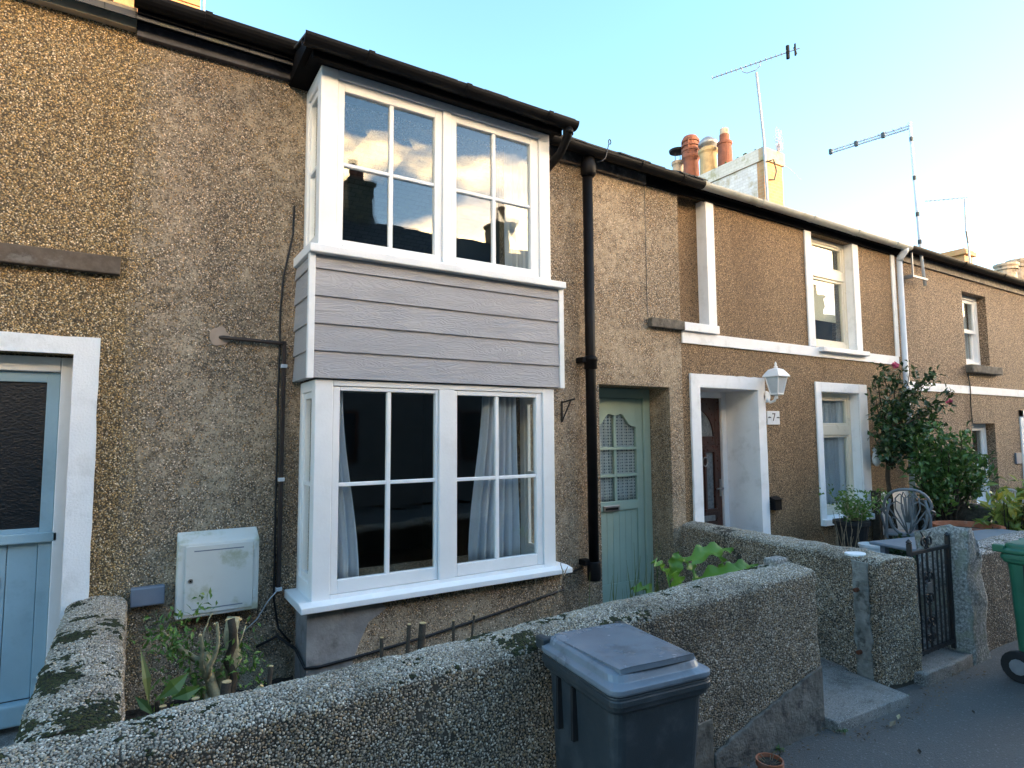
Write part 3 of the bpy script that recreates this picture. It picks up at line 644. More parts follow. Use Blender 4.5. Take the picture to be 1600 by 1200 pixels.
mb = MB(); mb.tube([(5.37+.035*math.cos(2*math.pi*k/14), .405, 1.32+.05*math.sin(2*math.pi*k/14)) for k in range(15)], .007, 6).build('knocker', m_steel, bd)
# string course, sills, surrounds
MB().box(4.602, 8.80, -.02, .0, 2.535, 2.652).build('string_course', m_whiter, h7, .004)
MB().box(4.604, 5.12, -.055, .10, 2.655, 2.742).build('sill', m_whiter, h7, .006)
MB().box(4.15, 4.603, -.057, .0, 2.655, 2.745).build('sill', m_stonesill, hm, .008, label='bare weathered stone half of the blocked window sill')
MB().box(5.006, 5.125, -.02, .0, 2.743, 4.06).box(5.0025, 5.0055, -.02, .11, 2.743, 4.08).build('window_surround', m_whiter, h7, .003)
def win_surround(x0, x1, z0, z1, ix0, ix1, iz1, top=True):
    for q0, q1 in ((x0, ix0), (ix1, x1)): MB().box(q0, q1, -.02, .0, z0, z1).build('window_surround', m_whiter, h7, .004)
    if top: MB().box(ix0, ix1, -.0195, .0, iz1, z1-.0005).build('window_surround', m_whiter, h7, .004)
win_surround(6.75, 7.91, 2.655, 4.06, 6.88, 7.78, 4.06, False)
win_surround(6.83, 7.945, .55, 2.235, 6.94, 7.76, 2.12)
MB().box(7.7775, 7.7798, 0, .12, 2.66, 4.06).box(7.7575, 7.7598, 0, .14, .62, 2.12).box(6.94, 7.757, 0, .14, 2.1175, 2.1195).build('window_reveal', m_whiter, h7)
def upvc(x0, x1, z0, z1, zt, y, lower_open=True):
    w = MB().box(x0, x0+.06, y, y+.06, z0, z1).box(x1-.06, x1, y, y+.06, z0, z1).box(x0+.06, x1-.06, y, y+.06, z1-.06, z1).box(x0+.06, x1-.06, y, y+.06, z0, z0+.09).box(x0+.06, x1-.06, y-.008, y+.06, zt-.06, zt+.06)
    o = w.build('window', m_cream, h7, .006)
    a, b = x0+.06, x1-.06
    for p, q in ((z0+.09, zt-.06), (zt+.06, z1-.06)):
        MB().box(a, a+.03, y+.008, y+.05, p, q).box(b-.03, b, y+.008, y+.05, p, q).box(a+.03, b-.03, y+.008, y+.05, q-.03, q).box(a+.03, b-.03, y+.008, y+.05, p, p+.03).build('sash', m_cream, o, .005)
        MB().box(a+.028, b-.028, y+.03, y+.034, p+.028, q-.028).build('pane', m_glass, o)
    return o
upvc(6.882, 7.775, 2.66, 4.055, 3.62, .085)
upvc(6.942, 7.755, .64, 2.115, 1.66, .10)
MB().box(6.94, 7.70, .20, .21, 3.05, 4.0).build('blind', m_blind, h7)
MB().prism([(-.085, 2.60), (-.085, 2.655), (.1, 2.675), (.1, 2.60)], 6.93, 7.95, 'x').build('sill', m_whiter, h7, .006)
MB().prism([(-.06, .55), (-.06, .62), (.13, .64), (.13, .55)], 6.84, 7.94, 'x').build('sill', m_whiter, h7, .006)
curtain('curtain', m_net, 'white net curtain in the lower window of the tan house', 6.98, 7.72, .68, 2.1, .175, 10, .018)
roof(h7, X70, X71)
MB().box(4.16, X71, -.03, -.001, 4.06, 4.15).build('fascia_board', m_roofblack, h7)
MB().box(4.79, X71, -.13, -.0305, 4.13, 4.17).build('soffit', m_roofblack, h7)
g7 = gutter('gutter', m_pvcgrey, h7, 4.76, 8.98, -.145, 4.165, .055, (4.82, 5.75, 6.7, 7.65, 8.6))
MB().lathe([(.036, .2), (.036, 4.0)], 8.87, -.06, 0, 16).build('downpipe', m_pvcwhite, h7, smooth=True)
MB().tube([(8.87, -.06, 3.98), (8.87, -.08, 4.03), (8.87, -.14, 4.10), (8.87, -.145, 4.14)], .045, 12).build('gutter_outlet', m_pvcwhite, h7, smooth=True)
MB().box(8.74, 8.83, -.02, .0, 2.653, 4.06).build('white_band', m_whiter, h7, .004)
# chimney of number 7: a long stack across the ridge, narrow end to the street
XC0, XC1, YC0, YC1, ZC = 8.79, 9.36, 1.9, 4.15, 6.42
ch = MB().box(XC0+.03, XC1-.03, YC0+.03, YC1-.03, 4.9, 6.19); ch.cur = 1
ch.box(XC0+.026, XC0+.0295, YC0+.16, YC1-.03, 4.9, 6.19); ch = ch.build('chimney', [m_chimbrick, m_chimwhite], h7)
MB().box(XC0-.004, XC0-.0005, YC0+.10, YC1, 6.194, ZC-.004).build('whitewash', brick_mat('stained_whitewash', (.50,.49,.45), (.58,.57,.53), (.42,.40,.36), (.27,.26,.12), 0), ch)
mb = MB().box(XC0, XC1, YC0, YC1, 6.192, ZC); mb.build('chimney_cap', brick_mat('mossy_cap_brick', (.40,.29,.19), (.46,.36,.25), (.38,.34,.27), (.24,.24,.10), 0), ch, .01)
mb = MB()
for k in range(26):
    y = random.uniform(1.95, 4.1); x = random.uniform(8.8, 9.0); r_ = random.uniform(.02, .06)
    mb.lathe([(r_*.6, -.01), (r_, .01), (r_*.7, .03), (.004, .042)], x, y, ZC, 7)
mb.build('moss', plain('moss', (.05,.07,.015), .95, .4, 30, .01, 60), ch, smooth=True, kind='stuff')
# pots (street end last)
PSC = {3.92: 1.4, 3.60: 1.25, 3.20: 1.25, 2.84: 1.1}
def pot(prof, x, y, mat, name='chimney_pot', z=ZC-.01): return MB().lathe([(a*1.05, b*PSC[y]) for a, b in prof], x, y, z, 20).build(name, mat, ch, smooth=False)
p1 = pot([(.10, 0), (.10, .34), (.12, .36), (.12, .40), (.09, .41)], 8.95, 3.92, m_soot); MB().lathe([(.02, .74), (.16, .75), (.17, .79), (.04, .84)], 8.95, 3.92, ZC, 16).tube([(8.88, 3.92, ZC+.54), (8.88, 3.92, ZC+.76)], .008, 5).tube([(9.02, 3.92, ZC+.54), (9.02, 3.92, ZC+.76)], .008, 5).build('cowl', m_black, ch)
p2 = pot([(.15, 0), (.135, .34), (.15, .38), (.165, .40), (.165, .44), (.15, .46), (.15, .50), (.165, .51), (.165, .54), (.14, .545), (.14, .58), (.165, .585), (.165, .615), (.14, .62), (.14, .655), (.16, .66), (.16, .69), (.12, .75), (.05, .78)], 8.96, 3.60, m_redclay)
for k in range(4):
    a = k*math.pi/2+.5; MB().tube([(8.96+.158*math.cos(a), 3.60+.158*math.sin(a), ZC+.56), (8.96+.158*math.cos(a), 3.60+.158*math.sin(a), ZC+.86)], .018, 6).build('pot_rib', m_redclay, p2)
p3 = pot([(.155, 0), (.145, .30), (.15, .34), (.175, .37), (.175, .41), (.14, .43), (.13, .44)], 8.98, 3.20, m_buff); MB().lathe([(.12, .54), (.12, .58), (.18, .59), (.17, .66), (.10, .73), (.03, .77)], 8.98, 3.20, ZC, 16).build('cowl', m_galv, ch, smooth=True)
p4 = pot([(.13, 0), (.115, .42), (.13, .43), (.13, .47), (.085, .475), (.085, .60)], 9.0, 2.84, m_redclay); MB().lathe([(.075, .64), (.08, .66), (.08, .76), (.05, .78)], 9.0, 2.84, ZC, 16).build('cowl', m_soot, ch, smooth=True)

# ---- the house beyond
h8 = thing('terraced_house', 'brown-grey pebbledashed house with white sash windows at the far right', 'house', (11.5, 0, 0), 'terraced houses in the row')
X80, X81 = X71, 15.0
wall_holes(MB(), X80, X81, 0, 4.16, 0, [(10.86, 11.70, 2.66, 3.81, .16, 1), (10.90, 11.72, .45, 1.755, .16, 1), (12.83, 13.6, 0, 1.86, .3, 1)], .3).build('wall', m_eight, h8)
MB().box(X80, X81, 5.4, 5.6, 0, 4.1).box(X80+.01, X81, .5, .54, 0, 4.1).build('rear_wall', m_eight, h8)
MB().box(12.70, 12.828, -.02, 0, 0, 1.98).box(12.70, 13.7, -.02, 0, 1.87, 1.98).build('door_surround', m_whiter, h8)
MB().box(12.83, 13.6, .25, .29, 0, 1.86).build('door', m_white, h8)
MB().box(X80+.02, X81, -.02, 0, 2.205, 2.325).build('string_course', m_whiter, h8, .004)
def sash(x0, x1, z0, z1, y=.15):
    zm = (z0+z1)/2
    o = MB().box(x0, x0+.07, y-.03, y+.08, z0, z1).box(x1-.07, x1, y-.03, y+.08, z0, z1).box(x0+.07, x1-.07, y-.03, y+.08, z1-.06, z1).box(x0+.07, x1-.07, y-.05, y+.08, z0, z0+.07).build('window', m_white, h8, .005)
    a, b = x0+.07, x1-.07
    for p, q, yy in ((zm-.03, z1-.06, y-.01), (z0+.07, zm+.03, y+.03)):
        MB().box(a, a+.05, yy, yy+.03, p, q).box(b-.05, b, yy, yy+.03, p, q).box(a+.05, b-.05, yy, yy+.03, q-.05, q).box(a+.05, b-.05, yy, yy+.03, p, p+.06).build('sash', m_white, o, .004)
        MB().box(a+.048, b-.048, yy+.013, yy+.017, p+.058, q-.048).build('pane', m_glass, o)
sash(10.865, 11.695, 2.665, 3.805); sash(10.905, 11.715, .455, 1.75)
MB().box(10.82, 11.90, -.10, .1, 2.53, 2.655).build('sill', m_stonesill, h8, .015)
MB().box(10.86, 11.80, -.08, .1, .36, .45).build('sill', m_stonesill, h8, .015)
curtain('curtain', m_net, 'net curtain in the upper sash window at the far right', 10.93, 11.63, 2.7, 3.75, .26, 8, .015)
roof(h8, X80, X81)
MB().box(X80, X81, -.03, -.001, 4.01, 4.14).build('fascia_board', m_grayfascia, h8)
MB().box(X80, X81, -.12, -.0305, 4.13, 4.16).build('soffit', m_roofblack, h8)
gutter('gutter', m_black, h8, 9.0, X81, -.135, 4.185, .065, (10.6, 12.0, 13.4))
MB().tube([(10.86, -.012, 2.52), (10.87, -.026, 2.3), (10.885, -.012, 2.0), (10.90, -.012, 1.76)], .008, 6).build('cable', m_cableblack, h8)
MB().box(12.40, 12.62, -.025, 0, 1.09, 1.27).build('wall_plaque', m_greybox, h8, .005)
# ---- far end of the row
h9 = thing('terraced_house', 'far end house of the row, only its chimneys showing above the gutter', 'house', (20, 0, 0), 'terraced houses in the row')
wall_holes(MB(), X81, 27, 0, 4.16, 0, [(17.0, 17.9, 2.66, 3.8, .16, 1), (19.0, 19.9, .5, 1.75, .16, 1)], .3).box(X81, 27, 5.4, 5.6, 0, 4.1).build('wall', m_eight, h9)
MB().box(17.0, 17.9, .15, .2, 2.66, 3.8).box(19, 19.9, .15, .2, .5, 1.75).build('window', m_obscure, h9)
roof(h9, X81, 27)
gutter('gutter', m_black, h9, X81, 27, -.135, 4.185, .065)
def stack(x0, x1, y0, y1, zt, mats, capz=.16):
    mb = MB().box(x0+.04, x1-.04, y0+.04, y1-.04, 4.6, zt-capz-.25); mb.cur = 0; mb.box(x0+.07, x1-.07, y0+.07, y1-.07, zt-capz-.248, zt-capz)
    mb.cur = 1; mb.box(x0+.037, x0+.0395, y0+.10, y1-.04, 4.6, zt-capz-.25)  # thin dark sheet paints the shaded side of the stack
    o = mb.build('chimney', mats, h9); MB().box(x0, x1, y0, y1, zt-capz+.001, zt-.05).box(x0+.04, x1-.04, y0+.04, y1-.04, zt-.049, zt).build('chimney_cap', mats[0], o, .01); return o
stack(16.94, 17.53, 2.2, 3.6, 6.07, [m_chimbrick, m_chimdark])
def farpot(x, y, z0, r, h, mat): 
    return MB().lathe([(r, 0), (r*.92, h*.7), (r*.95, h*.74), (r*1.15, h*.76), (r*1.15, h*.82), (r, h*.85), (r*1.2, h*.92), (r*1.2, h), (r*.8, h)], x, y, z0, 16).build('chimney_pot', mat, h9, smooth=False)
MB().box(21.2, 23.6, 2.6, 3.6, 4.8, 5.75).build('chimney', m_chimdark, h9)
farpot(21.62, 3.0, 5.752, .26, .75, m_soot); farpot(22.65, 3.0, 5.752, .30, 1.02, m_soot)
# left house chimney, just over the gutter at the top edge of the picture
mb = MB()
chl = MB().box(-.32, .385, 2.53, 3.2, 4.9, 5.95).build('chimney', m_brickred, hl)
for k in range(6): 
    MB().box(-.40+.0, .42-.015*k*0, 2.47, 3.26, 5.952+k*.075, 5.952+k*.075+.065).build('brick_course', m_brickred, chl, .006)
MB().tube([(.455, 2.5, 5.6), (.455, 2.5, 6.9)], .012, 6).build('mast', m_galv, chl)

# ---- houses across the street: their roofs shade this side and mirror in the bay
ho_def = [(-13, -6.2, 5.2, 7.6), (-6.2, -.6, 5.2, 7.6), (-.6, 5.5, 5.3, 7.75), (5.5, 10.1, 5.1, 7.5), (10.1, 17, 5.1, 7.5), (17, 28, 5.1, 7.4), (28, 44, 5.1, 7.4)]
ho_lab = ['house across the street, first of the dark row mirrored in the bay', 'house across the street with squat stack, mirrored in the upper left panes', 'house across the street mirrored in the middle of the upper bay window', 'house across the street mirrored in the upper right panes of the bay', 'house across the street, fifth of the mirrored dark row', 'long house across the street, sixth of the mirrored row', 'end house across the street shading the far end of the row']
for (a, b, ze, zr), lb in zip(ho_def, ho_lab):
    h = thing('opposite_house', lb, 'house', ((a+b)/2, -12.5, 0), 'houses across the street')
    mb = wall_holes(MB(), a, b, 0, ze, -10.0, [], -.3)
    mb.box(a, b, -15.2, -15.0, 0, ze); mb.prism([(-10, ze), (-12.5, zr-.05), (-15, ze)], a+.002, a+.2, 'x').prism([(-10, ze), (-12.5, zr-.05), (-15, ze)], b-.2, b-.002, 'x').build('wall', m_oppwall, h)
    MB().prism([(-9.8, ze-.08), (-12.5, zr), (-15.2, ze-.08), (-15.2, ze-.16), (-12.5, zr-.1), (-9.8, ze-.16)], a, b, 'x').build('roof', m_slate, h)
    for wx in (a+1.2, b-2.1):
        for wz in (1.0, 3.2):
            w = MB().box(wx, wx+.9, -9.999, -9.96, wz, wz+1.2).build('window', m_brown, h); MB().box(wx+.07, wx+.83, -9.959, -9.955, wz+.07, wz+1.13).build('pane', m_obscure, w)
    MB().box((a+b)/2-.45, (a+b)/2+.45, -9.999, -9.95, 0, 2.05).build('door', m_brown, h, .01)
    cx = b-.5; c = MB().box(cx-.35, cx+.35, -13.0, -12.0, zr-.6, zr+.75).box(cx-.40, cx+.40, -13.05, -11.95, zr+.6, zr+.70).build('chimney', m_chimdark, h)
    for q in (-.2, .2): MB().lathe([(.13, 0), (.11, .4), (.13, .42), (.13, .5)], cx, -12.5+q*1.3, zr+.75, 10).build('chimney_pot', m_redclay, c)

# ================================================================== GARDEN WALLS
def rough_wall(name, path, width, height, mat_side, mat_top, label, amp=.007, seg=.025, r=.032, hfun=None, lean=0):
    """path: two points (outer face line) ; the wall body lies to the left of the direction of travel"""
    a, b = Vector((*path[0], 0)), Vector((*path[1], 0)); d = (b-a); L = d.length; d.normalize(); nrm = Vector((-d.y, d.x, 0))
    n = max(2, int(L/seg)); mb = MB()
    def prof(h, w):
        p = [(0, -.03)]; k = int((h-r)/seg)
        p += [(0, (h-r)*(i/k)) for i in range(1, k)]
        p += [(r-r*math.cos(t*math.pi/2), h-r+r*math.sin(t*math.pi/2)) for t in (0, .25, .5, .75, 1)]
        m = max(3, int(((width(0) if callable(width) else width)-2*r)/seg)); p += [(r+(w-2*r)*i/m, h+.012*math.sin(math.pi*i/m)) for i in range(1, m)]
        p += [(w-r+r*math.sin(t*math.pi/2), h-r+r*math.cos(t*math.pi/2)) for t in (0, .25, .5, .75, 1)]
        p += [(w, (h-r)*(1-i/k)) for i in range(1, k)]; p.append((w, -.03)); return p
    h0 = height; np_ = None; topflag = []
    for i in range(n+1):
        t = i/n; h = hfun(t) if hfun else height; w = width(t) if callable(width) else width
        pr = prof(h0, w); pr = [(x, z*(h/h0) if z > 0 else z) for x, z in pr]
        np_ = len(pr)
        for x, z in pr:
            p = a+d*(L*t)+nrm*x+Vector((0, 0, z))
            e = 1.0
            q = Vector((p.x*6, p.y*6, p.z*6)); dn = noise.noise_vector(q)*amp*1.6+noise.noise_vector(q*5)*amp*.5
            mb.v.append(tuple(p+dn))
    for i in range(n):
        for j in range(np_-1):
            A = i*np_+j; mb.f.append((A, A+1, A+np_+1, A+np_)); 
            zt = mb.v[A][2]; zt2 = mb.v[A+1][2]
            t = i/n; h = hfun(t) if hfun else height
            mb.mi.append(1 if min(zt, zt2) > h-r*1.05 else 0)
    for base, fl in ((0, True), (n*np_, False)):
        nd = 8; half = (np_-1)//2; rows = []
        for j in range(half+1):
            A, B = Vector(mb.v[base+j]), Vector(mb.v[base+np_-1-j]); row = [base+j]
            for q in range(1, nd):
                P = A.lerp(B, q/nd); mb.v.append(tuple(P+noise.noise_vector(P*9)*amp*.8)); row.append(len(mb.v)-1)
            row.append(base+np_-1-j); rows.append(row)
        for r0, r1 in zip(rows, rows[1:]):
            for q in range(nd):
                f4 = (r0[q], r0[q+1], r1[q+1], r1[q]); mb.f.append(f4 if fl else tuple(reversed(f4))); mb.mi.append(0)
    mb.f = [tuple(reversed(f)) for f in mb.f]
    return mb
m_mortar = plain('pebble_mortar', (.075,.063,.05), .9, .3, 12, .004, 60, .15, dirt=(.05,.045,.035), dirts=5, dirta=.8)
def pebble_mat(name, pal, rough=.6):
    t = NT(name); isl = t.n('ShaderNodeNewGeometry').outputs['Random Per Island']
    c = t.ramp(isl, [(i/len(pal), q) for i, q in enumerate(pal)], 'CONSTANT')
    g = t.math('FRACT', t.math('MULTIPLY', isl, 57.3)); b = t.n('ShaderNodeMapRange', {'Value': g, 'To Min': .65, 'To Max': 1.3}).outputs[0]
    c = t.mix(1, c, t.n('ShaderNodeCombineXYZ', {0: b, 1: b, 2: b}).outputs[0], 'MULTIPLY')
    d = t.math('MULTIPLY', t.step(t.noise(2.2, 4, .6), .46, .66), .55)
    return t.fin(t.mix(d, c, t.mix(1, c, (.45, .42, .38), 'MULTIPLY')), rough, None, spec=.35)
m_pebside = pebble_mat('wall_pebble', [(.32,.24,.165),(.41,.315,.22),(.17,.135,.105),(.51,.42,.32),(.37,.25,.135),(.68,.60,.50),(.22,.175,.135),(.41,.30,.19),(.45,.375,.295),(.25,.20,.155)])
m_pebtop = pebble_mat('skylit_pebble', [(.42,.36,.28),(.48,.42,.34),(.27,.24,.20),(.55,.48,.40),(.42,.32,.20),(.68,.62,.54),(.31,.27,.22),(.46,.38,.28),(.50,.44,.37),(.35,.31,.26)])  # paler than the side pebbles: skylight on the top put into the colour
m_mossy = leaf_mat('cushion_moss', (.012,.012,.008), (.045,.05,.012), .95, .0)
_t = (1+5**.5)/2
ICO = np.array([(-1,_t,0),(1,_t,0),(-1,-_t,0),(1,-_t,0),(0,-1,_t),(0,1,_t),(0,-1,-_t),(0,1,-_t),(_t,0,-1),(_t,0,1),(-_t,0,-1),(-_t,0,1)])/math.sqrt(1+_t*_t)
ICOF = np.array([(0,11,5),(0,5,1),(0,1,7),(0,7,10),(0,10,11),(1,5,9),(5,11,4),(11,10,2),(10,7,6),(7,1,8),(3,9,4),(3,4,2),(3,2,6),(3,6,8),(3,8,9),(4,9,5),(2,4,11),(6,2,10),(8,6,7),(9,8,1)])
def scatter(name, parent, P, N, rad, mats, mi, flat=.6, sink=.25, rng=None):
    n = len(P); rng = rng or np.random.default_rng(3)
    r = rng.normal(size=(n, 3)); T = np.cross(N, r); T /= np.linalg.norm(T, axis=1)[:, None]+1e-9; B = np.cross(N, T)
    a = rad*rng.uniform(.7, 1.35, n); b = a*rng.uniform(.6, 1.0, n); c = a*flat*rng.uniform(.7, 1.2, n)
    V = (P+N*(c*(1-2*sink))[:, None])[:, None, :]+ICO[None, :, 0:1]*(T*a[:, None])[:, None, :]+ICO[None, :, 1:2]*(B*b[:, None])[:, None, :]+ICO[None, :, 2:3]*(N*c[:, None])[:, None, :]
    F = (ICOF[None]+(np.arange(n)*12)[:, None, None]).reshape(-1, 3)
    me = bpy.data.meshes.new(name); me.vertices.add(n*12); me.vertices.foreach_set('co', V.reshape(-1).astype(np.float32))
    me.loops.add(len(F)*3); me.loops.foreach_set('vertex_index', F.reshape(-1).astype(np.int32))
    me.polygons.add(len(F)); me.polygons.foreach_set('loop_start', (np.arange(len(F))*3).astype(np.int32)); me.polygons.foreach_set('loop_total', np.full(len(F), 3, np.int32))
    for m in mats: me.materials.append(m)
    me.polygons.foreach_set('material_index', np.repeat(mi, 20).astype(np.int32)); me.polygons.foreach_set('use_smooth', np.ones(len(F), bool))
    me.update(calc_edges=True)
    o = bpy.data.objects.new(name, me); C.objects.link(o); o['kind'] = 'stuff'; par(o, parent); return o
def dash(parent, mb, facing, div=3.4, rad=.0043, topn=.45, moss=0, bald=.7):
    Ps, Ns, mi, Mp, Mn = [], [], [], [], []
    rng = random.Random(11)
    for f in mb.f:
        if len(f) != 4: continue
        a, b, c, d = (Vector(mb.v[i]) for i in f)
        n = (c-a).cross(d-b)
        if n.length < 1e-9: continue
        n.normalize(); m = (a+b+c+d)/4
        if m.z < .01: continue
        n = facing(n, m)
        if n is None: continue
        du = max(1, round((b-a).length/(.0255/div))); dv = max(1, round((d-a).length/(.0255/div)))
        for i in range(du):
            for j in range(dv):
                u, v = (i+rng.random())/du, (j+rng.random())/dv
                p = a.lerp(b, u).lerp(d.lerp(c, u), v)
                if n.z > topn and moss:
                    q = noise.fractal(p*4.3+Vector((3, 1, 0)), 1, 2, 4)+.5*noise.noise(p*34)+.25*noise.noise(p*90)
                    if q > .62-moss:
                        Mp.append(p); Mn.append(n); continue
                elif noise.fractal(p*2.3+Vector((7, 2, 5)), 1, 2, 4)+.3*noise.noise(p*45) > bald: continue
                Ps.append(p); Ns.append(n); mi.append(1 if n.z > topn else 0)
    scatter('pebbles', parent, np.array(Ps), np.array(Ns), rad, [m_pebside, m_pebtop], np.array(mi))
    if Mp: 
        Mp, Mn = Mp[:], Mn[:]
        scatter('moss', parent, np.array(Mp), np.array(Mn), .0062, [m_mossy], np.zeros(len(Mp), int), .5, .3)
# front wall: outer face on the road side
fw = thing('garden_wall', 'long pebbled front garden wall behind the grey wheeled bin', 'wall', (1.5, -2, 0), 'garden walls')
_m = rough_wall('w', ((-.30, -2.10), (3.33, -2.10)), .28, .78, 0, 0, '', hfun=lambda t: .745+.03*min(1, t*3)+.085*max(0, (t-.35)/.65)); _m.build('wall_body', [m_mortar, m_mortar], fw, smooth=True)
dash(fw, _m, lambda n, m: (n if n.z > .25 else (n if n.y < -.4 else (n if n.x > .5 and m.x > 3 else None))), moss=.16)
_pl = [(2.43+.905*k/30, .10+.235*(k/30)**.85+.014*noise.noise((k*.55, 3, 1))+.007*noise.noise((k*2.1, 8, 1))) for k in range(31)]
mb = MB().prism([(3.335, -.02)]+list(reversed(_pl))+[(2.43, -.02)], -2.104, -2.122).prism([(-2.11, -.02), (-1.83, -.02), (-1.83, .33), (-2.11, .335)], 3.335, 3.35, 'x')
mb.build('render_plinth', m_cem, fw, .006)
MB().box(2.28, 2.425, -2.118, -2.107, -.02, .27).build('stone', m_stonesill, fw, .006)
MB().box(3.20, 3.33, -1.94, -1.86, .80, .905).build('coping_stone', m_granite, fw, .012)
lw = thing('garden_wall', 'mossy topped pebble wall running from the blue door to the front', 'wall', (-.14, -1, 0), 'garden walls')
_m = rough_wall('w', ((.0, -1.88), (.0, -.005)), .275, .75, 0, 0, '', hfun=lambda t: .75+.012*math.sin(t*5), r=.05); _m.build('wall_body', [m_mortar, m_mortar], lw, smooth=True)
dash(lw, _m, lambda n, m: n if (n.z > .2 or n.x > .5) else None, moss=.36)
dw = thing('garden_wall', 'pebbled dividing wall between the green door path and the tan house', 'wall', (4.35, -1, 0), 'garden walls')
_m = rough_wall('w', ((4.48, -2.10), (4.78, -.022)), lambda t: .37-.13*t, .8, 0, 0, '', hfun=lambda t: .80-.035*t, r=.045); _m.build('wall_body', [m_mortar, m_mortar], dw, smooth=True)
dash(dw, _m, lambda n, m: n if (n.z > .25 or n.x < -.4 or n.y < -.5) else None, div=2.8, rad=.0053, bald=.55)
_fd = Vector((4.52-4.11, 2.08, 0)).normalized()
mb = MB()
for k in range(12):
    z0 = .03+k*.063; z1 = z0+.063; w0 = .06+.03*noise.noise((k*.9, 1, 1)); w1 = .06+.03*noise.noise(((k+1)*.9, 1, 1))
    def P(s, z, o): q = Vector((4.135, -1.92, 0))+_fd*s; return (q.x-o*.45, q.y, z)
    mb.hexa([P(-w0, z0, 0), P(w0, z0, 0), P(w0, z0, .03), P(-w0, z0, .03)], [P(-w1, z1, 0), P(w1, z1, 0), P(w1, z1, .03), P(-w1, z1, .03)])
mb.build('cement_strip', plain('old_post_mortar', (.25,.25,.23), .9, .4, 14, .012, 40, .2, dirt=(.07,.07,.06), dirts=12, dirta=.9), dw, .004)
for z in (.60, .20): MB().tube([(4.09, -1.90, z), (4.13, -1.90, z)], .014, 8).build('bolt_hole', plain('rust', (.12,.04,.02), .9, .3, 30), dw)
mb = MB(); 
for k in range(18):
    a = 2*math.pi*k/18; rr = 1+.25*noise.noise((math.cos(a), math.sin(a), 9)); mb.v.append((4.25+.075*rr*math.cos(a), -1.83+.065*rr*math.sin(a), .813))
mb.f.append(tuple(range(18))); mb.mi.append(0); mb.v += [(x, y, .80) for x, y, z in mb.v[:18]]
for k in range(18): mb.f.append((k, 18+k, 18+(k+1) % 18, (k+1) % 18)); mb.mi.append(0)
mb.build('paint_spot', m_whiter, dw)
# no 7 gate pillar, front wall, low wall
def rock(mb, x0, x1, y0, y1, z0, z1, amp, top=None, n=10):
    vid = {}
    def V(i, j, k, m):
        key = (i, j, k)
        if key not in vid:
            u, v, w = i/n, j/n, k/m; x = x0+(x1-x0)*u; y = y0+(y1-y0)*v; z = z0+(z1-z0)*w
            if top: x, y, z = top(u, v, w, x, y, z)
            q = Vector((x*7, y*7, z*7)); p = Vector((x, y, z))+noise.noise_vector(q)*amp+noise.noise_vector(q*4)*amp*.4
            vid[key] = len(mb.v); mb.v.append(tuple(p))
        return vid[key]
    m = n*2
    for i in range(n):
        for j in range(n):
            mb.f.append((V(i,j,m,m), V(i+1,j,m,m), V(i+1,j+1,m,m), V(i,j+1,m,m))); mb.f.append((V(i,j,0,m), V(i,j+1,0,m), V(i+1,j+1,0,m), V(i+1,j,0,m)))
    for k in range(m):
        for i in range(n):
            mb.f.append((V(i,0,k,m), V(i+1,0,k,m), V(i+1,0,k+1,m), V(i,0,k+1,m))); mb.f.append((V(i,n,k,m), V(i,n,k+1,m), V(i+1,n,k+1,m), V(i+1,n,k,m)))
            mb.f.append((V(0,i,k,m), V(0,i,k+1,m), V(0,i+1,k+1,m), V(0,i+1,k,m))); mb.f.append((V(n,i,k,m), V(n,i+1,k,m), V(n,i+1,k+1,m), V(n,i,k+1,m)))
    mb.mi += [0]*(len(mb.f)-len(mb.mi)); return mb
def ptop(u, v, w, x, y, z):
    if w > .7: s = (w-.7)/.3; x = x+(5.16-x)*s*.45*(1 if u > .3 else .3)
    return x, y, z-((.16*max(0, u-.35)+.13*max(0, v-.45)) if w > .8 else 0)
o = rock(MB(), 5.09, 5.33, -2.16, -1.82, -.05, .95, .022, ptop).build('gate_pillar', m_granite, smooth=True)
tag(o, 'rough granite gate pillar with sloped top beside the iron gate', 'pillar')
f7 = thing('garden_wall', 'low front wall with the green bin standing against it', 'wall', (7, -2, 0), 'garden walls')
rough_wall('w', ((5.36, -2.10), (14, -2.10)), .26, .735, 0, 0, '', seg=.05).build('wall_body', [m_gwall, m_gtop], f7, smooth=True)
l7 = thing('garden_wall', 'low dark rubble wall in the yard behind the metal chair', 'wall', (9, -1, 0), 'garden walls')
rough_wall('w', ((9.25, -1.84), (9.25, -.03)), .25, .70, 0, 0, '', seg=.05, amp=.03).build('wall_body', [m_rubble, m_cem], l7, smooth=True)
tag(MB().hexa([(3.34, -2.20, -.02), (4.05, -2.235, -.02), (4.12, -1.79, -.02), (3.34, -1.79, -.02)], [(3.34, -2.19, .055), (4.045, -2.225, .058), (4.11, -1.785, .06), (3.34, -1.785, .06)]).build('paving_slab', m_slab, bev=.008), 'worn concrete slab at the gap in the front wall', 'slab')
tag(rock(MB(), 4.40, 5.06, -2.16, -1.80, -.05, .075, .008).build('gate_step', m_slab, smooth=True), 'concrete step below the black iron gate', 'step')
# fallen bits
for i, (x, y, s, m) in enumerate([(3.62, -2.32, .03, m_drytwig), (3.75, -2.30, .022, m_bark), (3.45, -2.55, .018, m_darkbark), (4.2, -2.5, .014, m_darkbark), (3.50, -2.9, .02, m_darkbark)]):
    o = MB().leaf((x, y, .014), (1, .3*i, .1), (0, 0, 1), s*2.2, s, .3, -.2).build('fallen_leaf', m, bev=0); sm = o.modifiers.new('t', 'SOLIDIFY'); sm.thickness = .002
    tag(o, ['curled brown leaf by the slab edge', 'dry leaf just right of the curled one by the slab', 'dark leaf scrap on the asphalt near the wall end', 'dark scrap on the asphalt below the iron gate', 'dark leaf scrap on the asphalt nearest the camera'][i], 'leaf', 'fallen leaves on the road')
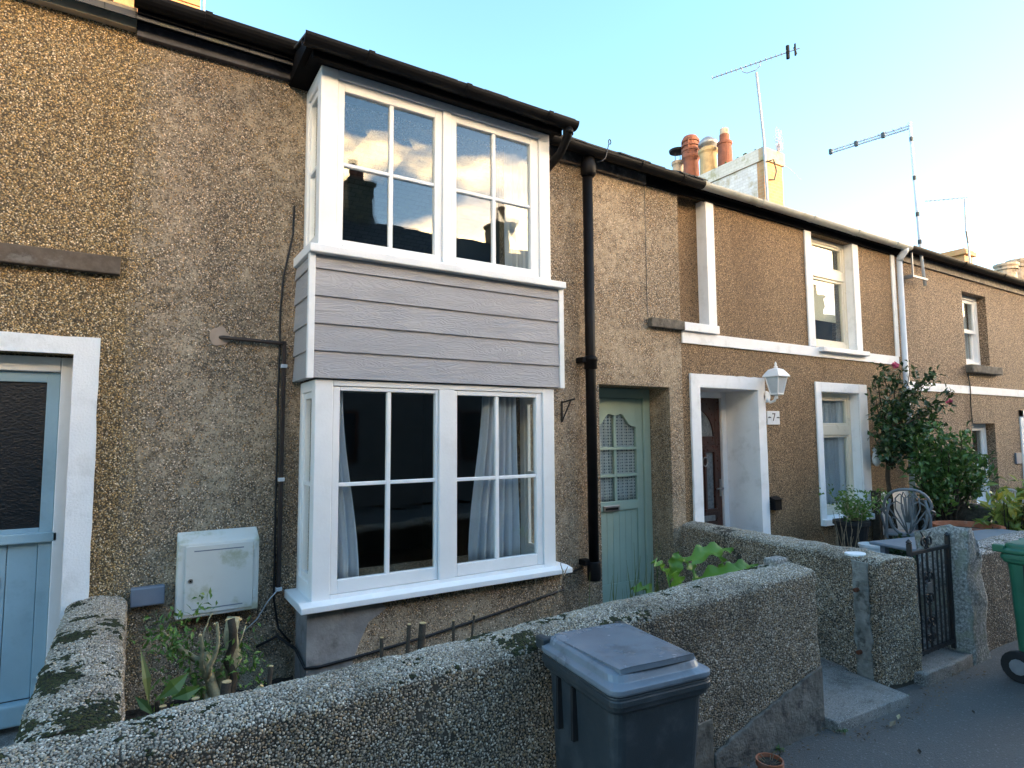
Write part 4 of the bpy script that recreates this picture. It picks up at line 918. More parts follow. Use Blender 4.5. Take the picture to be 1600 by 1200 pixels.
# ================================================================== THINGS
def place(mb, loc, rz=0, sc=1):
    c, s = math.cos(rz), math.sin(rz)
    mb.v = [(loc[0]+sc*(x*c-y*s), loc[1]+sc*(x*s+y*c), loc[2]+sc*z) for x, y, z in mb.v]; return mb
def rrect(w, d, r, z, n=5, cy=0):
    p = []
    for cx_, cy_, a0 in ((w/2-r, d/2-r, 0), (-w/2+r, d/2-r, 90), (-w/2+r, -d/2+r, 180), (w/2-r, -d/2+r, 270)):
        for k in range(n+1): a = R(a0+90*k/n); p.append((cx_+r*math.cos(a), cy+cy_+r*math.sin(a), z))
    return p
def loft(mb, rings, cap0=True, cap1=True):
    base = len(mb.v); n = len(rings[0])
    for r_ in rings: mb.v += [tuple(p) for p in r_]
    for k in range(len(rings)-1):
        for j in range(n): j2 = (j+1) % n; mb.f.append((base+k*n+j, base+k*n+j2, base+(k+1)*n+j2, base+(k+1)*n+j)); mb.mi.append(mb.cur)
    if cap0: mb.f.append(tuple(base+j for j in reversed(range(n)))); mb.mi.append(mb.cur)
    if cap1: mb.f.append(tuple(base+(len(rings)-1)*n+j for j in range(n))); mb.mi.append(mb.cur)
    return mb
def wheelie(label, loc, rz, mat, group='wheeled bins', sc=1, lidmat=None):
    lidmat = lidmat or mat
    t = thing('wheeled_bin', label, 'bin', loc, group)
    def B(mb, name, m, parent=t, **k): return place(mb, loc, rz, sc).build(name, m, parent, **k)
    body = loft(MB(), [rrect(.34, .38, .04, .03, cy=.02), rrect(.35, .39, .04, .06, cy=.02), rrect(.40, .475, .045, .72), rrect(.405, .485, .045, .76), rrect(.435, .52, .04, .775), rrect(.44, .53, .04, .80), rrect(.44, .53, .04, .825)])
    body.prism([(-.01, .70), (.012, .70), (.012, .775), (-.045, .775)], -.205, .205, 'x') if False else None
    b = B(body, 'body', mat, smooth=False, bev=.004)
    for y in (.13, .02):
        B(MB().box(-.2175, -.193, y-.008, y+.008, .57, .765), 'side_slot', m_rubber, b)  # black strip paints the dark inside of a side slot
    B(loft(MB(), [rrect(.446, .536, .04, .792), rrect(.449, .54, .04, .796), rrect(.449, .54, .04, .812), rrect(.446, .536, .04, .816)]), 'rim_band', mat, b)
    lid = loft(MB(), [rrect(.445, .535, .045, .828), rrect(.452, .545, .045, .838), rrect(.452, .545, .045, .852), rrect(.41, .50, .06, .862, cy=.005), rrect(.40, .485, .06, .885, cy=.01), rrect(.375, .45, .06, .893, cy=.02)])
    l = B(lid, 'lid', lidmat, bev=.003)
    # raised flap that overhangs the front of the lid
    fl = MB()
    n = 14; m_ = 12; th = .012
    def hz(u, v):
        return .893+.012*v+.011*(1-(2*u-1)**2)**.6*(.5+.5*v)
    top = []; W, D0, D1 = .36, .215, -.245
    for i in range(n+1):
        for j in range(m_+1):
            u, v = i/n, j/m_; w = W*(1-.08*v) ; yy = D0+(D1-D0)*v+.02*((2*u-1)**2)*v; fl.v.append(((u-.5)*w, yy, hz(u, v)))
    k0 = len(fl.v)
    fl.v += [(x, y, z-th-.006) for x, y, z in fl.v[:k0]]
    for i in range(n):
        for j in range(m_):
            a = i*(m_+1)+j; fl.f.append((a, a+1, a+m_+2, a+m_+1)); fl.f.append((k0+a, k0+a+m_+1, k0+a+m_+2, k0+a+1)); fl.mi += [0, 0]
    for i in range(n):
        for j in (0, m_): a = i*(m_+1)+j; fl.f.append((a, a+m_+1, k0+a+m_+1, k0+a)); fl.mi.append(0)
    for j in range(m_):
        for i in (0, n): a = i*(m_+1)+j; fl.f.append((a, a+1, k0+a+1, k0+a)); fl.mi.append(0)
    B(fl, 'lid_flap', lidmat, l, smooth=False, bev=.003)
    B(MB().tube([(-.20, .29, .855), (.20, .29, .855)], .013, 10), 'handle_bar', mat)
    for sx in (-1, 1):
        B(MB().box(sx*.20-.02, sx*.20+.02, .235, .305, .83, .88), 'hinge', mat, bev=.008)
        w = B(MB().tube([(sx*.20-.022, .20, .10), (sx*.20+.022, .20, .10)], .10, 20), 'wheel', m_rubber, bev=.006)
        B(MB().tube([(sx*.20-.025, .20, .10), (sx*.20+.025, .20, .10)], .05, 12), 'hub', m_galv, w)
    B(MB().tube([(-.2, .20, .10), (.2, .20, .10)], .011, 8), 'axle', m_galv)
    return t
wheelie('slate grey wheeled bin standing against the front garden wall', (1.585, -2.415, 0), R(-6), m_binblue, sc=.955, lidmat=plain('bin_lid_sky_sheen', (.17,.20,.24), .25, .12, 5, .0008, 300, .5, dirt=(.07,.08,.09), dirts=7, dirta=.5))  # lid base colour lightened to hold the sky's sheen
wheelie('green wheeled bin cut off by the right edge of the picture', (5.19, -2.66, .0), R(-2), m_bingreen)

# terracotta pots at the wall foot
def flowerpot(label, x, y, z, r, h, mat, grp=None, soil=True):
    t = thing('flower_pot', label, 'plant pot', (x, y, z), grp)
    MB().lathe([(r*.7, 0), (r*.9, h*.75), (r*.93, h*.76), (r*1.02, h*.77), (r*1.02, h), (r*.9, h), (r*.86, h*.85), (.001, h*.85)], x, y, z, 24, False).build('pot', mat, t, smooth=False)
    if soil: MB().lathe([(r*.85, h*.86), (.001, h*.9)], x, y, z, 16, False).build('compost', m_soil, t)
    return t
flowerpot('small terracotta pot of dry compost at the foot of the wall', 2.62, -2.28, -.01, .062, .11, m_terracotta, 'pots by the wall')
flowerpot('dark plastic pot beside the small terracotta pot', 2.42, -2.25, -.01, .065, .085, m_rubber, 'pots by the wall')
flowerpot('half hidden red-brown pot next to the grey bin', 2.28, -2.26, -.01, .055, .08, m_redclay, 'pots by the wall')
mb = MB()
for k in range(9): a = random.uniform(0, 6.28); mb.tube([(2.62+.02*math.cos(a), -2.28+.02*math.sin(a), .085), (2.62+.05*math.cos(a), -2.28+.05*math.sin(a), .105+random.uniform(-.01, .02))], .0018, 4)
tag(mb.build('dead_plant', m_drytwig), 'dry stalks lying in the small terracotta pot', 'plant')

# meter box
mt = thing('meter_box', 'white plastic utility meter box with algae stains on the wall', 'meter box', (.46, 0, .56))
MB().prism([(-.001, .565), (-.115, .585), (-.115, 1.012), (-.001, 1.072)], .245, .69, 'x').build('case', m_meter, mt, .008)
dd = MB().box(.285, .655, -.124, -.1155, .605, 1.0).build('door', m_meter, mt, .004)
MB().tube([(.315, -.1235, .80), (.315, -.129, .80)], .013, 14).build('lock', m_steel, dd)
MB().tube([(.315, -.1285, .80), (.315, -.1305, .80)], .005, 8).build('keyhole', m_black, dd)
for z in (.655, .94): MB().box(.656, .672, -.123, -.1155, z, z+.05).build('hinge', m_meter, dd, .002)
for z in (.965, .63): MB().box(.33, .60, -.1252, -.1238, z, z+.006).build('vent_slot', m_greybox, dd)
tag(box('utility_cover', m_greybox, None, .02, .19, -.06, -.001, .675, .78, .008), 'small blue-grey plastic cover on the wall left of the meter box', 'cover')
# conduit and cables by the bay
cd = thing('wall_conduit', 'dark brown conduit bent from the wall patch down beside the bay', 'conduit', (.82, 0, .62))
MB().tube([(.445, -.0, 2.265), (.46, -.03, 2.262), (.79, -.03, 2.25), (.822, -.03, 2.25)], .013, 8).build('branch', m_brownconduit, cd, smooth=True)
MB().box(.812, .838, -.038, -.012, .66, 2.265).build('trunking', m_brownconduit, cd, .004)
for z in (2.10, 1.36, .665): MB().box(.806, .846, -.044, -.01, z-.012, z+.012).build('clip', m_pvcwhite, cd, .003)
pts = [(.872, -.012, 3.2), (.868, -.012, 3.0), (.835, -.012, 2.82), (.812, -.015, 2.7), (.80, -.012, 2.5), (.797, -.014, 2.35), (.80, -.014, 2.2), (.795, -.013, 1.9), (.80, -.014, 1.6), (.797, -.013, 1.2), (.80, -.014, .9), (.802, -.014, .6), (.83, -.03, .42), (.90, -.06, .33)]
tag(MB().tube(pts, .0065, 6).build('cable', m_cableblack, smooth=True), 'thin black cable running down the wall beside the bay', 'cable', 'cables on the wall')
pts = [(.70, -.03, .33), (.82, -.05, .38), (.90, -.2, .33), (.915, -.39, .27), (1.0, -.398, .265), (1.3, -.398, .285), (1.7, -.398, .32), (2.2, -.39, .375), (2.6, -.386, .43), (2.83, -.38, .46), (2.95, -.1, .47), (3.3, -.01, .5)]
tag(MB().tube(pts, .009, 7).build('cable', m_cableblack, smooth=True), 'black cable clipped along the wall under the bay window', 'cable', 'cables on the wall')
pts = [(.815, -.04, .66), (.76, -.04, .60), (.70, -.035, .50), (.62, -.03, .43)]
tag(MB().tube(pts, .004, 6).build('cable', m_pvcwhite, smooth=True), 'thin white wire looping from the conduit toward the meter box', 'cable', 'cables on the wall')
# bracket and hook
br = thing('wall_bracket', 'small black triangular iron bracket between the bay and downpipe', 'bracket', (3.12, 0, 1.74))
MB().box(3.105, 3.12, -.012, -.001, 1.74, 1.92).build('back_plate', m_iron, br)
MB().tube([(3.112, -.01, 1.91), (3.112, -.19, 1.93)], .007, 6).build('arm', m_iron, br)
MB().tube([(3.112, -.012, 1.755), (3.112, -.13, 1.92)], .006, 6).build('strut', m_iron, br)
pts = [(3.40, -.20, 4.035), (3.44, -.21, 4.05), (3.475, -.215, 4.085), (3.495, -.215, 4.15), (3.515, -.215, 4.22)]+[(3.527+.014*math.cos(a), -.215, 4.245+.022*math.sin(a)) for a in [R(230-40*k) for k in range(9)]]
tag(MB().tube(pts, .005, 6).build('eye_hook', m_iron, smooth=True), 'bent iron eye hook sticking up from the gutter by the downpipe', 'hook')

# number 7 lantern
lt = thing('wall_lantern', 'white coach lantern on the wall beside the brown door', 'lamp', (5.95, 0, 2.0))
LX, LY = 5.86, -.17
mb = MB(); mb.tube([(5.90, -.001, 2.03), (5.90, -.022, 2.03)], .065, 18).build('back_plate', m_white, lt, .006)
MB().tube([(5.90, -.02, 2.0), (5.90, -.06, 1.965), (5.885, -.12, 1.98), (LX, LY, 2.045)], .014, 8).build('arm', m_white, lt, smooth=True)
def ring4(h, z): return [(LX-h, LY-h, z), (LX+h, LY-h, z), (LX+h, LY+h, z), (LX-h, LY+h, z)]
loft(MB(), [ring4(.02, 2.035), ring4(.05, 2.045), ring4(.05, 2.06)]).build('base', m_white, lt)
for sx in (-1, 1):
    for sy in (-1, 1): MB().tube([(LX+sx*.046, LY+sy*.046, 2.06), (LX+sx*.078, LY+sy*.078, 2.235)], .006, 6).build('frame_bar', m_white, lt)
loft(MB(), [ring4(.044, 2.062), ring4(.075, 2.234)]).build('glass', plain('lantern_glass', (.55,.58,.60), .12, .1, 9, 0, 1, .6), lt)
loft(MB(), [ring4(.10, 2.235), ring4(.10, 2.245), ring4(.082, 2.275), ring4(.055, 2.315), ring4(.02, 2.33)]).build('cap', m_white, lt)
MB().lathe([(.018, 2.328), (.022, 2.345), (.01, 2.36), (.014, 2.375), (.004, 2.40)], LX, LY, 0, 10).build('finial', m_white, lt, smooth=True)
MB().tube([(5.86, -.17, 2.03), (5.86, -.17, 2.0)], .012, 8).build('drop_finial', m_white, lt)
# number tile
nt = thing('house_number', 'white tile with a black number 7 below the coach lantern', 'sign', (6.0, 0, 1.72))
MB().box(5.905, 6.12, -.016, -.001, 1.725, 1.875).build('tile', m_ceramic, nt, .003)
cu = bpy.data.curves.new('number', 'FONT'); cu.body = '7'; cu.size = .125; cu.align_x = 'CENTER'; cu.align_y = 'CENTER'; cu.extrude = .001
tmp = bpy.data.objects.new('number', cu); C.objects.link(tmp); bpy.context.view_layer.update()
me = bpy.data.meshes.new_from_object(tmp.evaluated_get(bpy.context.evaluated_depsgraph_get())); bpy.data.objects.remove(tmp)
num = bpy.data.objects.new('number', me); C.objects.link(num); me.materials.clear(); me.materials.append(m_letters); me.transform(Matrix.Rotation(R(90), 4, 'X')); me.transform(Matrix.Translation((6.0125, -.0175, 1.803))); par(num, nt)
for s in (-1, 1): MB().tube([(6.0125+s*.055, -.0175, 1.803), (6.0125+s*.075, -.0175, 1.808), (6.0125+s*.095, -.0175, 1.80)], .006, 5).build('flourish', m_letters, nt)
bx = thing('wall_box', 'small black box low on the wall right of the brown door', 'box', (5.96, 0, .8))
MB().box(5.90, 6.02, -.07, -.001, .80, .92).build('case', m_black, bx, .008); MB().prism([(-.085, .915), (-.001, .945), (-.001, .915)], 5.89, 6.03, 'x').build('cap', m_black, bx)

# ------------------------------------------------------------------ aerials
def yagi(label, mast, boom, nel, col, grp='television aerials', er=.11, thin=.006, cradle=True):
    t = thing('tv_aerial', label, 'aerial', mast[0], grp)
    MB().tube(mast, [.022]*len(mast), 8).build('mast', m_galv, t)
    a, b = Vector(boom[0]), Vector(boom[1]); d = (b-a).normalized()
    sd = d.cross(Vector((0, 0, 1))).normalized(); up = sd.cross(d)
    MB().tube([a, b], thin*1.6, 6).build('boom', col, t)
    for k in range(nel):
        p = a+(b-a)*(k/(nel-1))*.86; MB().tube([p-sd*er*.55, p+sd*er*.55], thin*.7, 4).tube([p-up*er*.3, p+up*er*.3], thin*.7, 4).build('element', col, t)
    if cradle:
        q = b-(b-a)*.13; MB().box(-.02, .02, -.06, .06, -.08, .08)
        MB().tube([q-up*.11, q+up*.11], .03, 6).build('dipole', m_black, t)
        q = b-(b-a)*.05; MB().tube([q+sd*.1-up*.02, q-up*.02, q-sd*.1-up*.02], .014, 5).tube([q-up*.10, q+up*.10], .016, 5).build('reflector', m_black, t)
        c = a+(b-a)*.36; e = a+(b-a)*.56
        MB().tube([c, c-up*.07, c+(e-c)*.25-up*.12, c+(e-c)*.75-up*.12, e-up*.07, e], .008, 6).build('cradle', col, t)
    return t
m_alu = plain('aerial_aluminium', (.22,.24,.27), .5, .15, 20, 0, 1, .5, .3)
yagi('long toothed aerial on the white mast of the whitewashed chimney', [(8.80, 1.87, 5.4), (8.775, 1.88, 6.5), (8.735, 1.94, 7.71)], [(8.387, 2.568, 7.83), (8.928, 1.263, 7.83)], 16, m_alu)
tag(MB().tube([(8.78, 1.86, 6.12), (8.9, 1.80, 6.17), (9.0, 1.82, 6.0), (8.96, 1.84, 5.85), (8.84, 1.86, 5.83)], .012, 6).build('cable_loop', m_cableblack, smooth=True), 'coiled black cable hanging at the aerial mast on the chimney', 'cable')
a2 = thing('tv_aerial', 'boxed log-periodic aerial on the leaning mast bracketed to the wall', 'aerial', (9.45, -.1, 3.75), 'television aerials')
MB().tube([(9.469, -.1, 3.70), (9.40, -.1, 4.2), (9.322, -.1, 6.07)], .022, 8).build('mast', m_pvcwhite, a2, smooth=True)
MB().tube([(9.11, .949, 6.03), (9.336, -.093, 6.03)], .014, 6).tube([(9.11, .949, 5.99), (9.336, -.093, 5.99)], .014, 6).build('boom', plain('pale_aerial_blue', (.42,.52,.66), .5, .1, 10), a2)
for k in range(12):
    p = Vector((9.11, .949, 6.01)).lerp(Vector((9.336, -.093, 6.01)), k/11); s = .03+.10*k/11; MB().tube([p-Vector((s, .22*s, 0)), p+Vector((s, .22*s, 0))], .004, 4).build('element', m_alu, a2)
for t_ in (0, .34, .68): 
    p = Vector((9.11, .949, 6.01)).lerp(Vector((9.336, -.093, 6.01)), t_); MB().box(p.x-.022, p.x+.022, p.y-.022, p.y+.022, 5.97, 6.05).build('clip', m_binblue, a2)
for z, xx in ((5.82, 9.332), (5.25, 9.357), (4.72, 9.379), (4.32, 9.395)): MB().lathe([(.027, z-.03), (.027, z+.03)], xx, -.1, 0, 8).build('clip', m_binblue, a2)
MB().box(9.08, 9.50, -.13, -.105, 3.77, 3.80).box(9.08, 9.11, -.1049, -.001, 3.76, 3.81).build('bracket_arm', m_galv, a2); MB().box(9.08, 9.46, -.13, -.105, 4.15, 4.18).box(9.08, 9.11, -.1049, -.001, 4.14, 4.19).build('bracket_arm', m_galv, a2)
MB().box(9.085, 9.105, -.128, -.108, 3.801, 4.149).build('bracket_bar', m_galv, a2)
yagi('small thin aerial on a kinked mast over the far chimney', [(16.98, 2.15, 5.6), (16.95, 2.15, 6.15), (16.75, 2.1, 6.4), (16.8, 2.1, 7.2)], [(16.25, 2.70, 7.24), (16.87, 2.05, 7.24)], 9, m_alu, thin=.007, cradle=False)
# buddleia twigs growing from the chimney
mb = MB()
for k in range(26):
    p = Vector((9.30+random.uniform(-.04, .04), 1.93+random.uniform(-.02, .05), 6.35)); dx = random.uniform(-.10, .12); h = random.uniform(.3, .58)
    mb.tube([p, p+Vector((dx*.3, random.uniform(-.03, .03), h*.5)), p+Vector((dx, random.uniform(-.06, .06), h))], [.0045, .003, .0015], 4)
mb.tube([(9.33, 1.9, 6.22), (9.5, 1.88, 6.16), (9.75, 1.85, 6.02)], [.004, .003, .001], 4)
tag(mb.build('bare_weed', plain('pale_dead_stem', (.36,.34,.38), .8, .2, 20)), 'bare dead weed sprouting from the chimney top', 'plant')

# ------------------------------------------------------------------ iron gate
gt = thing('iron_gate', 'black wrought iron garden gate with scrolls', 'gate', (4.78, -2.02, .08))
GY = -2.045
def bar(name, p, q, r=.0065, par_=gt): return MB().tube([p, q], r, 6).build(name, m_iron, par_)
for x in (4.555, 4.625, 4.69, 4.84, 4.905, 4.965, 5.025): bar('bar', (x, GY, .12), (x, GY, .82))
MB().box(4.52, 5.07, GY-.012, GY+.012, .80, .822).build('top_rail', m_iron, gt); MB().box(4.52, 5.07, GY-.012, GY+.012, .13, .152).build('bottom_rail', m_iron, gt)
for x in (4.52, 5.07): MB().box(x-.012, x+.012, GY-.013, GY+.013, .09, .88).build('stile', m_iron, gt); MB().lathe([(.004, -.02), (.02, 0), (.004, .02)], x, GY, .89, 8).build('knob', m_iron, gt)
def spiral(cx, cz, r0, turns, s, st=0, n=26): return [(cx+s*r0*(1-.75*k/n)*math.cos(st+2*math.pi*turns*k/n), GY, cz+r0*(1-.75*k/n)*math.sin(st+2*math.pi*turns*k/n)) for k in range(n+1)]
for cx, cz, r0, s, st in ((4.72, .87, .045, 1, -1.2), (4.80, .87, .045, -1, -1.2), (4.725, .62, .04, 1, 1.2), (4.79, .62, .04, -1, 1.2), (4.725, .48, .04, 1, -1.2), (4.79, .48, .04, -1, -1.2), (4.725, .32, .035, 1, 1.2), (4.79, .32, .035, -1, 1.2), (4.725, .22, .03, 1, -1.2), (4.79, .22, .03, -1, -1.2)):
    MB().tube(spiral(cx, cz, r0, 1.4, s, st), .007, 5).build('scroll', m_iron, gt)
bar('bar', (4.757, GY, .15), (4.757, GY, .80), .008)
MB().tube([(4.757, GY, .82), (4.73, GY, .90), (4.69, GY, .945)], .006, 5).tube([(4.757, GY, .82), (4.79, GY, .90), (4.83, GY, .93)], .006, 5).build('scroll', m_iron, gt)
MB().box(4.70, 4.76, GY-.025, GY-.013, .53, .60).build('latch', m_steel, gt, .004)

# ------------------------------------------------------------------ plants
def rv(s=1): return Vector((random.gauss(0, 1), random.gauss(0, 1), random.gauss(0, 1))).normalized()*s
def foliage(mb, pts, n, L, W, spread, up=.35):
    for _ in range(n):
        p = Vector(random.choice(pts))+rv(random.random()**.6*spread); d = rv()+Vector((0, 0, up)); mb.leaf(p, d, rv()+Vector((0, 0, 1.2)), L*random.uniform(.6, 1.2), W*random.uniform(.7, 1.2), .18, random.uniform(0, .3))
    return mb
def limb(mb, a, b, r0, r1, wob=.03, n=6, k=7):
    a, b = Vector(a), Vector(b); L = (b-a).length; pts = []; off = Vector((0, 0, 0))
    for i in range(n+1):
        if 0 < i < n: off = off*.6+rv(wob*L*.5)
        else: off = off*(0 if i == 0 else .5)
        pts.append(a.lerp(b, i/n)+off)
    mb.tube(pts, [r0+(r1-r0)*i/n for i in range(n+1)], k); return pts
# pruned shrub in the front garden
ps = thing('pruned_shrub', 'hard pruned shrub with pale cut branches and new shoots under the meter box', 'shrub', (.40, -.8, .1))
def cutb(a, b, r0, r1, m=m_bark):
    mb = MB(); limb(mb, a, b, r0, r1, .12, 6, 9); o = mb.build('branch', m, ps, smooth=True)
    b = Vector(b); d = (b-Vector(a)).normalized(); MB().tube([b-d*.003, b+d*.004], r1*.94, 10).build('cut_face', m_cutwood, o); return o
cutb((.44, -.86, .12), (.475, -.78, .72), .042, .032); cutb((.445, -.87, .35), (.435, -.84, .74), .022, .018, m_darkbark)
cutb((.40, -.88, .12), (.34, -.86, .60), .035, .02); cutb((.34, -.86, .55), (.20, -.80, .66), .018, .010); cutb((.38, -.85, .40), (.30, -.95, .72), .014, .007)
cutb((.46, -.85, .25), (.58, -.92, .42), .016, .011); cutb((.36, -.87, .30), (.27, -.80, .52), .016, .01); cutb((.34, -.9, .5), (.36, -.95, .76), .012, .006)
cutb((.42, -.84, .45), (.52, -.80, .70), .008, .003); cutb((.22, -.80, .64), (.15, -.78, .72), .007, .003); cutb((.30, -.9, .66), (.35, -.92, .80), .005, .002)
mb = MB(); foliage(mb, [(.16, -.78, .72), (.22, -.80, .70), (.20, -.85, .62), (.12, -.8, .66), (.29, -.82, .5), (.25, -.84, .58), (.3, -.86, .45), (.2, -.9, .45)], 360, .044, .017, .12); foliage(mb, [(.50, -.82, .52), (.54, -.8, .60), (.56, -.86, .48), (.44, -.9, .55), (.36, -.9, .62), (.6, -.9, .35), (.48, -.95, .35)], 210, .044, .017, .10); foliage(mb, [(.30, -.75, .80), (.34, -.72, .82)], 22, .05, .016, .06)
mb.build('foliage', m_leafbright, ps, kind='stuff')
for i, (x, y, z, tx, ty, r_) in enumerate([(.19, -1.15, .50, -.01, .01, .016), (.26, -1.28, .56, .0, .0, .017), (.33, -1.33, .62, .01, 0, .021), (.40, -1.42, .58, -.005, 0, .022), (.52, -1.25, .62, .01, 0, .011), (.68, -1.36, .55, .02, 0, .008), (1.0, -1.45, .72, 0, 0, .009), (1.09, -1.46, .76, .01, 0, .010), (1.15, -1.46, .755, .012, 0, .018), (1.36, -1.46, .74, 0, 0, .007), (1.40, -1.45, .745, .02, 0, .006)]):
    t = thing('cut_stem', ['leftmost dark cut stem in the front garden soil', 'second dark cut stem from the mossy wall', 'third dark cut stem, below the pale cut branches', 'thick cut stem with a pale sawn top behind the front wall', 'thin upright cut stem right of the pruned shrub', 'thin leaning cut stem near the small green seedling', 'short thin stub left of three over the front wall below the bay', 'middle thin stub of three over the front wall below the bay', 'thick stub of three over the front wall below the bay', 'left of two tiny stubs over the wall below the bay', 'right leaning one of two tiny stubs below the bay'][i], 'stem', (x, y, .1), 'cut stems in the front garden')
    MB().tube([(x, y, .08), (x+tx*2, y+ty, z*.6), (x+tx*4, y+ty*2, z)], [r_*1.1, r_, r_*.95], 9).build('stalk', m_darkbark, t, smooth=True); MB().tube([(x+tx*4, y+ty*2, z-.001), (x+tx*4, y+ty*2, z+.003)], r_*.9, 9).build('cut_face', m_cutwood, t)
t = thing('seedling', 'small heart-leaved green seedling in the soil beside the bay base', 'plant', (.66, -.85, .1)); mb = MB()
for k in range(26): a = random.uniform(0, 6.28); rr = random.uniform(.01, .10); mb.leaf((.68+rr*math.cos(a), -.95+rr*math.sin(a), .30+random.uniform(-.08, .08)), (math.cos(a), math.sin(a), .2), (0, 0, 1), random.uniform(.04, .07), random.uniform(.035, .05), .12, .2)
mb.build('foliage', m_leafbright, t, kind='stuff'); MB().tube([(.68, -.93, .08), (.68, -.94, .32)], .004, 5).build('stem', m_leafbright, t)
# broad torn leaves by the shrub
t = thing('torn_leaf_plant', 'torn pale broad leaves sticking up beside the mossy wall', 'plant', (.12, -1.1, .1))
for b, d, L, W in (((.10, -1.10, .50), (-.12, .05, 1), .24, .035), ((.13, -1.1, .52), (.4, .1, .25), .15, .07), ((.18, -1.12, .52), (.5, 0, .1), .12, .06), ((.12, -1.08, .45), (-.4, .2, .5), .12, .04)):
    o = MB().leaf(b, d, (.3, -1, .3), L, W, .15, .15).build('leaf', m_blade if L > .2 else m_leafmid, t)
MB().tube([(.14, -1.12, .1), (.13, -1.11, .52)], .01, 6).build('stem', m_darkbark, t)
# bare twigs below the bay
t = thing('bare_twig_plant', 'leafless twig plant rising over the wall below the bay sill', 'plant', (2.1, -1.2, .1)); mb = MB()
for a, b in (((2.05, -1.2, .1), (2.03, -1.2, .81)), ((2.05, -1.2, .3), (2.26, -1.15, .80)), ((2.1, -1.2, .3), (2.42, -1.15, .62)), ((2.05, -1.2, .5), (1.98, -1.2, .72)), ((2.26, -1.15, .78), (2.24, -1.15, .86)), ((2.26, -1.15, .78), (2.30, -1.14, .83)), ((2.15, -1.18, .5), (2.1, -1.2, .66))): limb(mb, a, b, .005, .002, .06, 5, 5)
mb.build('twigs', m_drytwig, t)
# strap-leaved plants by the door
for nm, lab, cx, cy, n, zz in (('strap_leaf_plant', 'strap-leaved plant at the foot of the downpipe', 2.62, -1.15, 13, .86), ('strap_leaf_plant', 'strap-leaved plant in front of the green door', 3.05, -1.05, 15, .88)):
    t = thing(nm, lab, 'plant', (cx, cy, .1), 'strap-leaved plants')
    for k in range(n):
        x = cx+random.uniform(-.2, .2); h = random.uniform(.45, zz-.05); dx = random.uniform(-.1, .1); w = random.uniform(.010, .018); mb = MB()
        P_ = [Vector((x, cy, .1)), Vector((x+dx*.3, cy, .1+h*.5)), Vector((x+dx, cy-.02, .1+h))]
        mb.hexa([P_[0]+Vector((-w*.5, 0, 0)), P_[0]+Vector((w*.5, .002, 0)), P_[0]+Vector((0, .004, 0))], [P_[1]+Vector((-w*.5, 0, 0)), P_[1]+Vector((w*.5, .002, 0)), P_[1]+Vector((0, .004, 0))]).hexa([P_[1]+Vector((-w*.5, 0, 0)), P_[1]+Vector((w*.5, .002, 0)), P_[1]+Vector((0, .004, 0))], [P_[2]+Vector((-.001, 0, 0)), P_[2]+Vector((.001, .001, 0)), P_[2]+Vector((0, .002, 0))])
        mb.build('leaf', m_blade, t)
# broad lily leaves
t = thing('lily_plant', 'bright green arrow-leaved lily over the front wall', 'plant', (3.4, -1.2, .05))
def biglea(p, d, L, W, nrm=(0, -.4, 1), wave=.02):
    p = Vector(p); d = Vector(d).normalized(); sd = d.cross(Vector(nrm)).normalized(); nn = sd.cross(d).normalized(); mb = MB(); n = 12
    for i in range(n+1):
        u = i/n; w = W*.5*(math.sin(math.pi*min(1, u*.85+.17))**.8)*(1 if u < .97 else .1); c = p+d*L*u-Vector((0, 0, 1))*L*.28*u*u
        for k in (-1, -.5, 0, .5, 1):
            fold = abs(k)*w*.35+wave*math.sin(u*17+k*3)*abs(k); q = c+sd*k*w+nn*fold
            if u == 0: q = q-d*abs(k)*.05
            mb.v.append(tuple(q))
    for i in range(n):
        for k in range(4): a = i*5+k; mb.f.append((a, a+1, a+6, a+5)); mb.mi.append(0)
    o = mb.build('leaf', m_calla, t, smooth=True); return o
for p, d, L, W, st in (((3.10, -1.18, .70), (-.9, -.2, .85), .26, .13, 1), ((3.34, -1.2, .76), (.9, -.2, .40), .42, .19, 1), ((3.36, -1.25, .62), (.8, -.5, .40), .46, .22, 1), ((3.16, -1.2, .58), (-.3, -.4, .9), .28, .13, 1), ((3.74, -1.12, .56), (-.05, 0, 1), .30, .09, 1), ((3.72, -1.15, .60), (.9, -.2, .40), .38, .17, 1), ((3.34, -1.3, .56), (.1, -.9, .3), .26, .17, 1), ((3.24, -1.25, .56), (.5, -.6, .5), .30, .16, 1), ((3.60, -1.25, .54), (.6, -.6, .3), .34, .19, 1), ((3.48, -1.1, .6), (-.4, .2, .8), .3, .14, 1), ((3.05, -1.15, .55), (-.8, .1, .5), .3, .13, 1), ((3.5, -1.3, .62), (.9, -.3, .5), .36, .16, 1), ((3.2, -1.15, .66), (.3, .1, .9), .26, .14, 1), ((3.8, -1.2, .55), (.9, -.3, .5), .3, .14, 1)):
    biglea(p, d, L*.9, W*.72, wave=.028); MB().tube([(3.4+(p[0]-3.4)*.25, -1.2, .05), (3.4+(p[0]-3.4)*.7, p[1]+.0, p[2]*.6), p], [.009, .008, .006], 6).build('stalk', m_calla, t, smooth=True)

